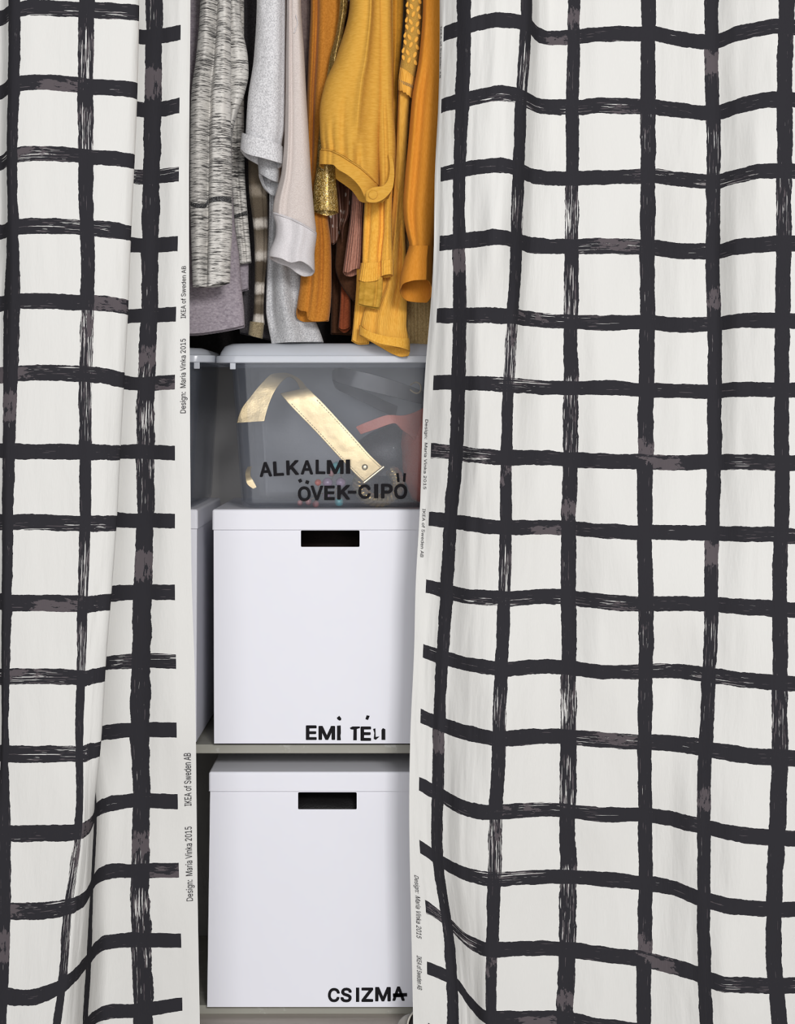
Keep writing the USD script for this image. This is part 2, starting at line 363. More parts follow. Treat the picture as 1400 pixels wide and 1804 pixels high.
# soft creases near the free edge and shallow drape between the folds
cre = meshkit.fbm(np.stack([uu * 5.0, vv * 0.35, np.zeros_like(uu)], -1), 3, 3) - 0.5
D = D + cre * 0.010 * np.exp(-((uu + 0.2) / 0.9) ** 2) + (meshkit.fbm(np.stack([uu * 1.7, vv * 0.5, np.ones_like(uu)], -1), 3, 5) - 0.5) * 0.008
M_cur_r = curtain_material('curtain_print_right', -0.34, 1)
base = P(1060, 1840, D_R); base[2] = 0.0
cr = Thing('curtain', base, 'off-white curtain with black brushed check, wide panel on the right side', 'curtain', 'checked closet curtains')
gxR = cloth_mesh(cr, 'panel', X, Y, D, uf, vf, M_cur_r, GREY_H, GREY_V, DRY_H, DRY_V)
for k in (-7, 0, 7):
    for txt, a, b in (('Design:  Maria Vinka 2015', 5.55, 6.56), ('IKEA of Sweden AB', 6.85, 7.58)):
        if -1.2 < a + k < 14.0:
            selvage_text(cr, txt, -0.425, a + k, min(b + k, 14.4), gxR, 1, M_print, 0.05)

# ------------------------------------------------------------------ left curtain
xl0 = pairs('-300:24 30:24 145:22 210:20 300:19 400:21 500:21 600:20 720:16 830:13 950:11 1050:9 1150:8 1250:6 1400:6 1550:5 1650:7 1720:4 1780:1 1900:-4')
xl1 = pairs('0:152 30:152 200:151 350:151 450:154 600:154 700:151 850:151 950:151 1050:148 1150:145 1250:143 1350:140.7 1400:140 1480:136.5 1540:130.5 1600:122 1650:120 1700:114 1760:105 1804:101 1900:92')
xl3 = pairs('0:273 20:272 130:271 240:269 350:266 450:265 550:264 600:260 720:257.5 850:256 950:256 1030:252 1100:249 1200:247.5 1300:246 1400:247 1480:244.5 1560:244 1620:247 1700:246 1760:247.5 1804:251 1900:254')
xledge = pairs('-300:336 0:335.5 300:333 450:333 600:334 800:335 900:336 1000:337 1150:342 1300:345 1400:346 1550:347.6 1700:350 1804:352 1900:354')
E = [245, 242, 237, 231, 226, 219, 212, 205.5, 195, 185.5, 177]
# y at: x=0, u0, x=60, u1, fold edge | after the fold, u3, row end ; x of the row end
L_ROWS = '''34 20 14 17 24|64 65 57 318
163 148 145 152 163|192 194 185 316
287 275 271 275 286|311 313 307 315
410 402 398 402 412|431 433 429 313
535 532 530 534 542|557 556 552 310
662 659 657 659 670|674 676 673 308
795 795 795 796 798|797 797 798 308
921 921 920 922 922|916 917 918 308
1059 1061 1063 1065 1062|1046 1043 1043 308
1192 1192 1192 1194 1187|1168 1165 1166 310
1327 1328 1329 1329 1319|1292 1286 1286 311'''
L_ROWS2 = [  # (u, x, y) where the fold has opened out
    [(-.05, 0, 1469), (0, 6, 1469), (.45, 60, 1468), (1, 139.5, 1466), (1.5, 155, 1458), (1.8, 164, 1444), (2.0, 168, 1431), (2.25, 175, 1423), (2.5, 193, 1415), (2.75, 219, 1412), (3, 247, 1410), (3.34, 313, 1411)],
    [(-.05, 0, 1605), (0, 6, 1605), (.45, 60, 1606), (1, 122, 1597), (1.5, 146, 1585), (1.8, 157, 1570), (2.0, 162, 1558), (2.25, 170, 1546), (2.5, 188, 1537), (2.75, 215, 1534), (3, 244, 1534), (3.34, 315, 1533)],
    [(-.05, -2, 1753), (0, 3, 1754), (.45, 50, 1757), (1, 110, 1736), (1.5, 135, 1715), (1.8, 148, 1699), (2.0, 156, 1690), (2.25, 169, 1672), (2.5, 187, 1661), (2.75, 215, 1658), (3, 246, 1657), (3.34, 319, 1657)],
    [(-.05, -6, 1882), (0, -3, 1882), (.45, 45, 1884), (1, 94, 1862), (1.5, 127, 1840), (1.8, 142, 1822), (2.0, 150, 1810), (2.25, 164, 1795), (2.5, 184, 1784), (2.75, 215, 1781), (3, 250, 1780), (3.34, 321, 1769)]]
D_L = 2.350
dB = np.interp(np.arange(15), [0, 5, 10, 14], [.075, .07, .085, .115])
L, Dl = [], []
for r, line in enumerate(L_ROWS.split('\n')):
    a, b = line.split('|'); y00, y0, y60, y1, yE = map(float, a.split()); yA, y3, ye, xe = map(float, b.split())
    x0, x1, x3, e = float(xl0(y0)), float(xl1(y1)), float(xl3(y3)), E[r]
    ue2 = 3 - (x3 - e) / 136.0
    n = [(-2.2, -260, y00), (-1.0, -90, y00 + .3 * (y00 - y0)), (-0.30 if r < 4 else -0.16, 0, y00), (0, x0, y0), ((60 - x0) / (x1 - x0), 60, y60), (1, x1, y1), (1.6, e - 14, y1 + (yE - y1) * .62), (1.76, e, yE)]
    dep = [.05, .05, .035 if r < 5 else .015, .004, 0, 0, .006, .016]
    u0_, u1_ = 1.76, ue2
    for f, dx, df in ((.25, -9, .4), (.5, -16, .6), (.75, -9, .85)):
        n.append((u0_ + (u1_ - u0_) * f, e + dx, yE + (yA - yE) * f)); dep.append(.016 + (dB[r] - .016) * df)
    n.append((ue2, e + 1, yA)); dep.append(dB[r])
    n += [(3, x3, y3), (3.34, xe, ye), (3.48, float(xledge(ye)), ye - (y3 - ye) * .4)]; dep += [dB[r], dB[r] - .012, dB[r] - .008]
    L.append(tuple(np.array(q, float) for q in zip(*n))); Dl.append(D_L + np.array(dep))
for k, n in enumerate(L_ROWS2):
    r = 11 + k
    n = [(-2.2, -260, n[0][2]), (-1.0, -100, n[0][2])] + n + [(3.48, float(xledge(n[-1][2])), n[-1][2] - 2)]
    u = np.array([q[0] for q in n])
    dep = np.interp(u, [-3, -.05, 1, 1.5, 1.8, 2, 2.25, 2.5, 3, 3.34, 3.48], np.array([.2, .05, 0, .12, .32, .5, .75, .92, 1, .95, .97]) * dB[r])
    L.append(tuple(np.array(q, float) for q in zip(*n))); Dl.append(D_L + dep)
Lx, Dlx, vs = extend(L, Dl)
uf = np.concatenate([np.arange(-2.2, -0.4, 0.08), np.arange(-0.4, 3.4801, 0.02)])
vf = np.arange(-3.0, 15.41, 0.045)
X, Y, D = build_cloth([r[0] for r in Lx], [r[1] for r in Lx], [r[2] for r in Lx], Dlx, vs, uf, vf)
uu, vv = np.meshgrid(uf, vf, indexing='ij')
D = D + (meshkit.fbm(np.stack([uu * 1.7, vv * 0.5, 4 + np.zeros_like(uu)], -1), 3, 9) - 0.5) * 0.008
D = D + (meshkit.fbm(np.stack([uu * 6, vv * 0.4, 7 + np.zeros_like(uu)], -1), 2, 4) - 0.5) * 0.006 * np.exp(-((uu - 3.4) / 0.35) ** 2)
M_cur_l = curtain_material('curtain_print_left', 3.34, -1)
base = P(150, 1840, D_L); base[2] = 0.0
cl = Thing('curtain', base, 'off-white curtain with black brushed check, narrower panel on the left with one deep pleat', 'curtain', 'checked closet curtains')
GHL = [(1.15, 1.6, 3.94, 4.02, 1.0), (0.45, 0.85, 1.0, 1.08, .9), (0.05, 0.4, 1.92, 1.98, .7), (-.2, .08, 4.96, 5.05, 1.0), (3.26, 3.34, 5.0, 5.06, .9)]
GVL = [(2.93, 3.05, 0.5, 0.75, 1.0), (2.9, 3.0, 4.5, 4.7, .9), (-.05, .05, 5.3, 5.55, .9), (1.05, 1.12, 4.2, 4.45, .7)]
DHL = [(0, .5, .06, .1, 1.1), (0.8, 1.4, 0.06, .1, 1.1), (0.0, .6, 1.95, 2.06, 1.1), (0.4, 1.2, 2.92, 3.0, 1.1), (0.3, 1, 4.9, 4.95, .9), (2.8, 3.3, 1.92, 1.98, 1.1)]
DVL = [(0.93, 0.98, 0.3, 0.9, 1.3), (1.04, 1.1, 0.3, 1.0, 1.3), (1.04, 1.1, 1.3, 1.9, 1.3), (0.93, .97, 4.1, 4.6, 1.3), (1.04, 1.1, 4.2, 5.8, 1.3), (2.93, 3.05, 4.6, 4.9, 1.2), (2.93, 3.0, 5.3, 5.9, 1.1), (2.96, 3.04, 6.0, 6.9, 0.8)]
gxL = cloth_mesh(cl, 'panel', X, Y, D, uf, vf, M_cur_l, GHL, GVL, DHL, DVL)
for k in (-7, 0, 7):
    for txt, a, b in (('Design:  Maria Vinka 2015', 5.44, 4.38), ('IKEA of Sweden AB', 4.08, 3.33)):
        if -1.5 < b + k < 13:
            selvage_text(cl, txt, 3.418, a + k, b + k, gxL, -1, M_print, 0.05)
# ------------------------------------------------------------------ shelf unit
S = F / 2.6            # pixels per metre at the box fronts
def zx(px, d=2.6): return (px - HX) / F * d
def zz(py, d=2.6): return ZC - (py - HY) / F * d
g = Graph(); o = g.obj(); q = g('separate_xyz', 'x', vector=o)
gr = g.noise(g.xyz(q['x'] * 4.0, q['y'] * 60.0, q['z'] * 60.0), 1.0, 4, 0.6)
sc = g.noise(o, 55.0, 4, 0.7)
scuff = g.step(sc, 0.56, 0.72)
M_shelf = g.save('shelf_board', g('principled_bsdf', 'BSDF', base_color=g.mixc(scuff * 0.35, g.mixc(gr, (0.27, 0.262, 0.225), (0.34, 0.33, 0.285)), (0.62, 0.62, 0.62)), roughness=0.5))
M_steel = plain('shelf_steel', (0.36, 0.35, 0.34), 0.4, 0.3)
M_black = plain('caster_rubber', (0.012, 0.011, 0.011), 0.45, var=0.1)
M_cream = plain('caster_rim', (0.55, 0.52, 0.46), 0.4)
sx0, sx1, syf, syb = zx(-235), zx(775), 2.612, 2.955
unit = Thing('shelf_unit', ((sx0 + sx1) / 2, (syf + syb) / 2, 0), 'grey shelf unit holding white storage boxes on its two boards', 'shelf unit')
def zs(py): return zz(py, syf)
unit.part('shelf', bx(sx0, sx1, syf, syb, zs(1327.5), zs(1311.5), 0.0012), M_shelf, label='upper grey board under the two upper white boxes')
unit.part('shelf', bx(sx0, sx1, syf, syb, zs(1787) , zs(1771), 0.0012), M_shelf, label='bottom grey board under the lowest white box')
for x in (sx0 + .006, sx1 - .026):
    for y in (syb - .024,) + ((syf + 0.003,) if x < 0 and x < -.5 else ()):
        unit.part('post', bx(x - .02 if x < 0 else x + .021, x if x < 0 else x + .041, y, y + .02, zs(1787), zs(1300), 0.002), M_steel)
unit.part('post', bx(sx1 + .001, sx1 + .021, syf + .003, syf + .023, zs(1787), zs(1300), 0.002), M_steel)
def disc(c, r, w, y, bevel=0.0015):
    prof = np.array([[0, -w / 2], [r - bevel, -w / 2], [r, -w / 2 + bevel], [r, w / 2 - bevel], [r - bevel, w / 2], [0, w / 2]])
    m = trimesh.creation.revolve(prof, sections=48)
    m.apply_transform(trimesh.transformations.rotation_matrix(np.pi / 2, [1, 0, 0])); m.apply_translation([c[0], y, c[2]]); return m

M_steel2 = plain('wheel_cover', (0.30, 0.285, 0.265), 0.45, 0.1)
wy = 2.478; wr = 37.0 / F * wy
wx = (753.0 - HX) / F * wy
wheel = Thing('wheel', (wx, wy, 0), 'black wheel with a pale rim on the floor beside the right curtain hem', 'wheel')
wheel.part('tyre', disc((wx, 0, wr), wr - .0016, .019, wy, .004), M_black)
rim = trimesh.creation.torus(wr - .0012, .0012, major_sections=56, minor_sections=8)
rim.apply_transform(trimesh.transformations.rotation_matrix(np.pi / 2, [1, 0, 0])); rim.apply_translation([wx, wy - .0085, wr])
wheel.part('rim', rim, M_cream)
cv = disc(((727.5 - HX) / F * (wy + .024), 0, zz(1816, wy + .024)), 30.0 / F * (wy + .024), .014, wy + .024, .005)
cv = trimesh.intersections.slice_mesh_plane(cv, [0, 0, 1], [0, 0, .004], cap=False)
wheel.part('cover', cv, M_steel2)

# ------------------------------------------------------------------ white cardboard boxes
g = Graph(); o = g.obj()
n1 = g.noise(o, 14.0, 3); scr = g.noise(g.xyz(g('separate_xyz', 'x', vector=o)['x'] * 60.0, 0.0, g('separate_xyz', 'x', vector=o)['z'] * 260.0), 1.0, 3, 0.6)
mark = g.step(scr, 0.76, 0.84)
M_box = g.save('white_board', g('principled_bsdf', 'BSDF', base_color=g.mixc(mark * 0.25, g.mixc(n1, (0.79, 0.79, 0.85), (0.81, 0.81, 0.87)), (0.5, 0.5, 0.53)), roughness=0.5, specular_ior_level=0.2))
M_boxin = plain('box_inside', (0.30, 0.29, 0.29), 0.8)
M_letter = plain('letter_sticker', (0.012, 0.011, 0.013), 0.65, var=0.1, spec=0.06)
def panel_xz(poly, y0, y1):
    """A flat board cut to an outline given in x and z, between depths y0 and y1."""
    m = trimesh.creation.extrude_polygon(poly, abs(y1 - y0), engine='earcut')
    v = np.asarray(m.vertices); v = np.stack([v[:, 0], y1 - v[:, 2], v[:, 1]], 1)
    return v, np.asarray(m.faces)
def white_box(label, xl_top, xl_bot, width_px, lid_l, lid_top, lid_bot, bottom, cut, depth=0.325, yf=2.6):
    """Built from the front's picture coordinates at depth yf."""
    t = 0.003
    z0, z1 = zz(bottom, yf), zz(lid_top, yf) - t
    a0, a1 = zx(xl_bot, yf), zx(xl_top, yf)
    w = width_px / S
    b0, b1 = a0 + w + (a1 - a0) * 0.3, a1 + w
    B = Thing('storage_box', ((a0 + b0) / 2, yf + depth / 2, z0), label, 'box', 'white cardboard storage boxes')
    front = Polygon([(a0, z0), (b0, z0), (b1, z1), (a1, z1)])
    hole = None
    if cut:
        x0, x1, y0, y1 = cut
        hole = sbox(zx(x0, yf), zz(y1, yf), zx(x1, yf), zz(y0, yf)).buffer(-.0012).buffer(.0012, 3)
        front = front.difference(hole)
    fr = panel_xz(front, yf, yf + t)
    def side(x_b, x_t, dirn):
        pts = []
        for y in (yf + t, yf + depth):
            for (x, z) in ((x_b, z0), (x_t, z1)):
                pts += [(x, y, z), (x + dirn * t, y, z)]
        return trimesh.convex.convex_hull(np.array(pts))
    back = panel_xz(Polygon([(a0, z0), (b0, z0), (b1, z1), (a1, z1)]), yf + depth, yf + depth + t)
    B.part('body', join(fr, side(a0, a1, 1), side(b0, b1, -1), back), M_box, smooth=25)
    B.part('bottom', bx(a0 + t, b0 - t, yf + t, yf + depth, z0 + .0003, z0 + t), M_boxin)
    # lid: a shallow tray turned over, its edges rounded, hollow below
    l0 = zx(lid_l, yf - .003); l1 = b1 + (a1 - l0)
    zt, zb = zz(lid_top, yf), zz(lid_bot, yf)
    outer = bx(l0, l1, yf - .0035, yf + depth + .007, zb - .01, zt, .0035)
    outer = trimesh.intersections.slice_mesh_plane(outer, [0, 0, 1], [0, 0, zb], cap=False)
    gap = (bx(l0 + .0022, l1 - .0022, yf - .0012, yf + depth + .0045, zb - .01, zt - .0022, .0025))
    gap = trimesh.intersections.slice_mesh_plane(gap, [0, 0, 1], [0, 0, zb], cap=False)
    gv, gf = tv(gap)
    rim = []
    for (X0, X1, Y0, Y1) in ((l0, l1, yf - .0035, yf - .0012), (l0, l1, yf + depth + .0045, yf + depth + .007), (l0, l0 + .0022, yf - .0012, yf + depth + .0045), (l1 - .0022, l1, yf - .0012, yf + depth + .0045)):
        rim.append(([(X0, Y0, zb), (X1, Y0, zb), (X1, Y1, zb), (X0, Y1, zb)], [[0, 2, 1], [0, 3, 2]]))
    B.part('lid', join(outer, (gv, gf[:, ::-1]), *rim), M_box, smooth=30)
    return B
up = white_box('white cardboard storage box on the upper board, under the clear lettered bin', 376, 377, 385, 373.5, 897, 933, 1310, (530, 633, 934.5, 963.5))
lo = white_box('white cardboard storage box on the bottom board, lettered CSIZMA in black', 370.5, 364.8, 388, 367.5, 1359, 1393, 1774, (525, 628, 1396, 1426))
le = white_box('white cardboard storage box half hidden behind the left curtain, without lettering', -38, -40, 385, -40.5, 897, 931, 1307, None)
# cloth lying in the upper box, seen through its hand hole
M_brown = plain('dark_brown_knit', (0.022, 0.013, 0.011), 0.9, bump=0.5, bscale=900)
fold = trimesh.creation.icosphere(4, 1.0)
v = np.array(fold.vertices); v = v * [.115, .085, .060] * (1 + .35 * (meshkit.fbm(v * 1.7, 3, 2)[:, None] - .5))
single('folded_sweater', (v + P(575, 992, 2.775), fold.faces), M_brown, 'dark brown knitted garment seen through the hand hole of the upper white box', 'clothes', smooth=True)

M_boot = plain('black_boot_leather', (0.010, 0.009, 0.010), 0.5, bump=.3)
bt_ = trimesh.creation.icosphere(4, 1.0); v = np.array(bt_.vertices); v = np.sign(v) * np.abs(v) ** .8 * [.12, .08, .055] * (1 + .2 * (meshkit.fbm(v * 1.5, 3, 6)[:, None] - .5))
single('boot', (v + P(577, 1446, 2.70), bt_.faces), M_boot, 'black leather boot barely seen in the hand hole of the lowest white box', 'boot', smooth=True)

# ------------------------------------------------------------------ sticker letters
from shapely.ops import unary_union
def letter_poly(ch, fat=0.022):
    """A capital as one outline, made heavier by fat (in letter heights)."""
    m = meshkit.text_mesh(ch, 1.0, 0.05, True)
    v, f = np.asarray(m.vertices), np.asarray(m.faces)
    top = f[(v[f][:, :, 2] > .049).all(1)]
    sh = unary_union([Polygon(v[t][:, :2]).buffer(1e-4) for t in top]).buffer(fat, join_style='mitre')
    return trimesh.util.concatenate([trimesh.creation.extrude_polygon(q, 0.05, engine='earcut') for q in getattr(sh, 'geoms', [sh])])
def put_letters(B, items, yf):
    for ch, x0, x1, y0, y1, rot in items:
        if isinstance(ch, str):
            m = letter_poly(ch); v = np.asarray(m.vertices).copy(); f = np.asarray(m.faces)
            v = v[:, :2], v[:, 2]
            p, t = v
            p = (p - p.min(0)) / np.ptp(p, axis=0)
            t = (t - t.min()) / np.ptp(t)
        else:
            m = trimesh.creation.extrude_polygon(Polygon(ch), 1.0, engine='earcut')
            v = np.asarray(m.vertices); f = np.asarray(m.faces)
            p, t = v[:, :2], v[:, 2]
        X = x0 + p[:, 0] * (x1 - x0); Yp = y1 - p[:, 1] * (y1 - y0)
        cx, cy = (x0 + x1) / 2, (y0 + y1) / 2
        c, s = math.cos(math.radians(rot)), math.sin(math.radians(rot))
        dx, dy = X - cx, Yp - cy
        X, Yp = cx + c * dx - s * dy, cy + s * dx + c * dy
        y = yf - 0.0004 - 0.0005 * t
        B.part('letter', (P(X, Yp, y), f), M_letter, smooth=False)
R0 = [(0, 0), (1, 0), (1, 1), (0, 1)]
put_letters(up, [('E', 538.7, 557.6, 1278, 1303.6, 0), ('M', 561, 590, 1279, 1303.5, 0), ([(0, 0), (1, 0), (.9, .3), (1, .5), (.95, 1), (0, .98)], 593.5, 600.2, 1278, 1304, 0),
    ([(0, .55), (.55, 1), (1, .45), (.95, .1), (.6, 0), (.25, .2)], 593, 601, 1261, 1269.5, 0),
    ([(0, .9), (.25, 1), (.98, 1), (1, .9), (.68, .82), (.68, 0), (.34, 0), (.36, .78), (.1, .8)], 616, 634, 1280, 1304, 0),
    ([(.3, 1), (1, .85), (.6, 0), (0, .2)], 643.6, 651, 1260, 1268.5, 0), ('E', 635, 653.5, 1280, 1305, 0),
    ([(0, .93), (.35, 1), (.4, .25), (1, .3), (.4, 0), (.1, .1), (.2, .6)], 657, 668.5, 1283, 1303.5, 0), ([(0, .86), (.35, 1), (1, .9), (1, 0), (0, 0)], 672, 678.6, 1282.7, 1303.5, 0)], 2.6)
put_letters(lo, [('C', 577.7, 598, 1740.6, 1765.4, 3), ('S', 600, 619.5, 1740, 1765.7, 3), (R0, 627, 632.6, 1740, 1765, 0), ('Z', 636.6, 657, 1740, 1765, 0), ('M', 660.7, 688, 1739, 1764, 0),
    ('A', 691, 712.7, 1738, 1763.2, 0), (R0, 692, 716.8, 1749.8, 1756, -2)], 2.6)

# ------------------------------------------------------------------ clear plastic bins
g = Graph()
def frosted(name, clear, tint, rough=0.25, white=(0.62, 0.64, 0.68), gloss=0.3):
    g = Graph()
    fr = g('fresnel', 'fac', IOR=1.45)
    tr = g('transparent_bsdf', 'BSDF', color=tint)
    haze = g('mix_closure', 'closure', fac=0.45, closure1=g('diffuse_bsdf', 'BSDF', color=white), closure2=g('translucent_bsdf', 'BSDF', color=white))
    cloud = g.noise(g.obj(), 12.0, 3)
    body = g('mix_closure', 'closure', fac=g.lin(cloud, 0.3, 0.7, clear + .03, clear - .03), closure1=haze, closure2=tr)
    gl = g('glossy_bsdf', 'BSDF', color=(1, 1, 1), roughness=rough)
    return g.save(name, g('mix_closure', 'closure', fac=fr * gloss, closure1=body, closure2=gl))
M_bin = frosted('clear_plastic', 0.925, (0.95, 0.955, 0.97), 0.16, (0.42, 0.46, 0.55))
M_lid = frosted('clear_lid', 0.10, (0.92, 0.94, 0.97), 0.22, (0.84, 0.87, 0.93), 0.7)
def rrect(x0, x1, y0, y1, r, n=6):
    pts = []
    for cx, cy, a in ((x1 - r, y1 - r, 0), (x0 + r, y1 - r, 90), (x0 + r, y0 + r, 180), (x1 - r, y0 + r, 270)):
        for k in range(n + 1):
            t = math.radians(a + 90 * k / n); pts.append((cx + r * math.cos(t), cy + r * math.sin(t)))
    return np.array(pts)
def loft(rings, cap0=False, cap1=False):
    """Joins rings of equal count; rings: list of (n,3)."""
    n = len(rings[0]); v = np.vstack(rings); fs = []
    for k in range(len(rings) - 1):
        a = np.arange(n) + k * n; b = np.roll(np.arange(n), -1) + k * n
        fs += list(np.stack([a, b, b + n, a + n], 1))
    f = [[q[0], q[1], q[2]] for q in fs] + [[q[0], q[2], q[3]] for q in fs]
    for on, k in ((cap0, 0), (cap1, len(rings) - 1)):
        if on:
            v = np.vstack([v, rings[k].mean(0)]); c = len(v) - 1
            a = np.arange(n) + k * n; b = np.roll(np.arange(n), -1) + k * n
            f += [[c, y, x] if k == 0 else [c, x, y] for x, y in zip(a, b)]
    return v, np.array(f)
def ring(x0, x1, y0, y1, z, r): 
    p = rrect(x0, x1, y0, y1, r); return np.column_stack([p, np.full(len(p), z)])
def clear_bin(label, cxp, top_w, bot_w, lid_w, y_rim, y_bot, dome_h, yf=2.603, depth=0.30):
    zb, zt = zz(y_bot, yf), zz(y_rim, yf)
    c = zx(cxp, yf); hw, bw, lw = top_w / 2 / S, bot_w / 2 / S, lid_w / 2 / S
    ymid = yf + depth / 2; hd, bd, ld = depth / 2, depth / 2 - .004, depth / 2 + .008
    B = Thing('storage_bin', (c, ymid, zb), label, 'box', 'clear plastic storage bins')
    t = .0022
    def R(w, d, z, r): return ring(c - w, c + w, ymid - d, ymid + d, z, r)
    body = loft([R(bw - .01, bd - .01, zb, .012), R(bw - .002, bd - .002, zb + .002, .016), R(bw, bd, zb + .008, .018), R(hw, hd, zt, .022), R(hw - t, hd - t, zt, .020), R(bw - t, bd - t, zb + .009, .016), R(bw - .012, bd - .012, zb + .0025, .010)], True, True)
    B.part('body', body, M_bin, smooth=40)
    zl = zz(y_rim, yf - .008)
    lid = loft([R(lw - .001, ld - .001, zl - .001, .03), R(lw, ld, zl, .03), R(lw, ld, zl + .0075, .03), R(lw - .0006, ld - .0006, zl + .009, .03), R(lw - .0045, ld - .0045, zl + .0095, .028), R(lw - .006, ld - .006, zl + dome_h * .55, .028),
                R(lw - .011, ld - .011, zl + dome_h * .85, .026), R(lw - .020, ld - .020, zl + dome_h, .024), R(lw - .03, ld - .03, zl + dome_h + .0006, .02)], False, True)
    inner = loft([R(lw - .0026, ld - .0026, zl - .001, .028), R(lw - .0026, ld - .0026, zl + .007, .028), R(lw - .008, ld - .008, zl + .0075, .026), R(lw - .009, ld - .009, zl + dome_h * .5, .026), R(lw - .023, ld - .023, zl + dome_h - .0025, .022)], False, True)
    B.part('lid', join(lid, (inner[0], inner[1][:, ::-1])), M_lid, smooth=40)
    for sgn in (-1, 1):
        xx = c + sgn * (hw - .004)
        B.part('clip', bx(xx - .004, xx + .004, yf - .0045, yf - .0005, zt - .010, zt + .001, .0008), M_lid)
    return B, (c, ymid, zb, zt, bw, bd, hw)
bin1, in1 = clear_bin('clear plastic storage bin of belts, lettered ALKALMI OVEK-CIPO in black, on a white box', 590, 370, 334, 424, 638, 895.5, .0262)
bin2, in2 = clear_bin('clear plastic storage bin behind the left curtain, only its right end showing', 166, 374, 346, 424, 637, 895.5, .0195, yf=2.612)
put_letters(bin1, [('A', 456.7, 478.6, 814, 840, -3), ('L', 481, 499.6, 812.8, 838.6, -3), ('K', 504, 526, 811, 837, -2), ('A', 529.6, 551.4, 811, 836, 0), ('L', 555.7, 573, 810, 835.4, 0), ('M', 575.4, 605, 810.6, 835, 0), (R0, 609, 616.6, 809.6, 834.7, -1),
    ('O', 524.6, 547, 857, 883, -3), (R0, 525.6, 531.4, 844, 850, -28), (R0, 538, 544, 846.6, 852.6, 20), ('V', 547, 569.2, 855.6, 881.4, 0), ('E', 571, 589.4, 855.6, 881, 0), ('K', 594, 616, 854.6, 880.3, 0), (R0, 612.5, 627.5, 864.8, 869.6, 0),
    ('C', 631, 652.6, 853.6, 878.8, 0), (R0, 658.8, 666, 853, 877.8, 0), ('P', 671, 692, 852.5, 878, 0), ('O', 694, 717, 852.5, 879.3, 0), (R0, 698.6, 702.9, 833.6, 849.3, -6), (R0, 710, 714.4, 833.8, 848.8, 5)], 2.6025)

# ------------------------------------------------------------------ what lies in the bin
def ribbon(pts, normals=None, width=0.03, thick=0.002, wdir=None):
    """A strap: centre points (n,3), width direction per point, closed with thickness."""
    p = np.asarray(pts, float); n = len(p)
    w = np.asarray(wdir, float); w = np.broadcast_to(w, p.shape) if w.ndim == 1 else w
    w = w / np.linalg.norm(w, axis=1, keepdims=True)
    t = np.gradient(p, axis=0); t /= np.linalg.norm(t, axis=1, keepdims=True)
    nn = np.cross(t, w); nn /= np.maximum(np.linalg.norm(nn, axis=1, keepdims=True), 1e-9)
    wd = np.broadcast_to(np.asarray(width, float), (n,))[:, None] / 2
    th = thick / 2
    prof = []
    for a, b in ((-1, -1), (-.94, -1.0), (.94, -1.0), (1, -1), (1, 1), (.94, 1), (-.94, 1), (-1, 1)):
        bb = b * (0.4 if abs(a) == 1 else 1)
        prof.append(p + w * wd * a + nn * th * bb)
    return loft([np.stack([q[i] for q in prof]) for i in range(n)], True, True)
def spl(pts, n=40):
    pts = np.asarray(pts, float); t = np.r_[0, np.cumsum(np.linalg.norm(np.diff(pts[:, :3], axis=0), axis=1))]
    return CubicSpline(t, pts, axis=0)(np.linspace(0, t[-1], n))
def quadstrap(pairs_, d, n=48, thick=.002):
    """Strap from picture pairs (xa, ya, xb, yb) of its two edges and a depth for each pair."""
    q = np.array([[*p, dd] for p, dd in zip(pairs_, d)], float)
    t = np.linspace(0, 1, len(q)); q = PchipInterpolator(t, q)(np.linspace(0, 1, n))
    a = P(q[:, 0], q[:, 1], q[:, 4]); b = P(q[:, 2], q[:, 3], q[:, 4])
    c = (a + b) / 2; w = b - a
    return ribbon(c, width=np.linalg.norm(w, axis=1), thick=thick, wdir=w)
def tube_along(pts, r, sides=10):
    p = np.asarray(pts, float); t = np.gradient(p, axis=0); t /= np.linalg.norm(t, axis=1, keepdims=True)
    up = np.array([0, 1, 0.0]); a = np.cross(t, up); a /= np.maximum(np.linalg.norm(a, axis=1, keepdims=True), 1e-9); b = np.cross(t, a)
    th = np.linspace(0, 2 * np.pi, sides, endpoint=False); r = np.broadcast_to(np.asarray(r, float), (len(p),))
    rings = [p[i] + r[i] * (np.cos(th)[:, None] * a[i] + np.sin(th)[:, None] * b[i]) for i in range(len(p))]
    return loft(rings, True, True)
g = Graph(); o = g.obj()
M_gold = g.save('gold_leather', g('principled_bsdf', 'BSDF', base_color=g.mixc(g.noise(o, 120.0, 3), (0.47, 0.36, 0.19), (0.57, 0.45, 0.26)), metallic=0.85, roughness=0.36, normal=g('bump', 'normal', height=g.noise(o, 420.0, 3) * 0.06 + g.noise(o, 26.0, 2), strength=0.16, distance=0.012)))
M_stitch = plain('dark_stitch', (0.20, 0.14, 0.08), 0.7)
M_brass = plain('pale_gold_metal', (0.72, 0.58, 0.33), 0.25, 1.0)
belt = Thing('belt', P(560, 890, 2.63), 'wide gold leather belt with stitched edges inside the clear bin', 'belt')
strap1 = quadstrap([(494, 694, 541, 684), (508, 711, 562, 703), (560, 765, 612, 757), (606, 815, 656, 806), (640, 849, 674, 822)], [2.618, 2.6125, 2.612, 2.612, 2.613])
b1 = belt.part('strap', strap1, M_gold)
strap2 = quadstrap([(417, 745, 466, 742), (424, 722, 471, 722), (440, 700, 478, 702), (460, 676, 488, 683), (480, 659, 500, 669), (500, 657, 509, 664), (522, 664, 520, 670), (541, 684, 530, 690)], [2.622, 2.625, 2.628, 2.632, 2.64, 2.652, 2.665, 2.68])
belt.part('strap', strap2, M_gold)
belt.part('strap', quadstrap([(436, 823, 444, 822), (432, 836, 441, 836), (434, 850, 447, 848), (446, 861, 452, 858)], [2.64, 2.635, 2.632, 2.632]), M_gold)
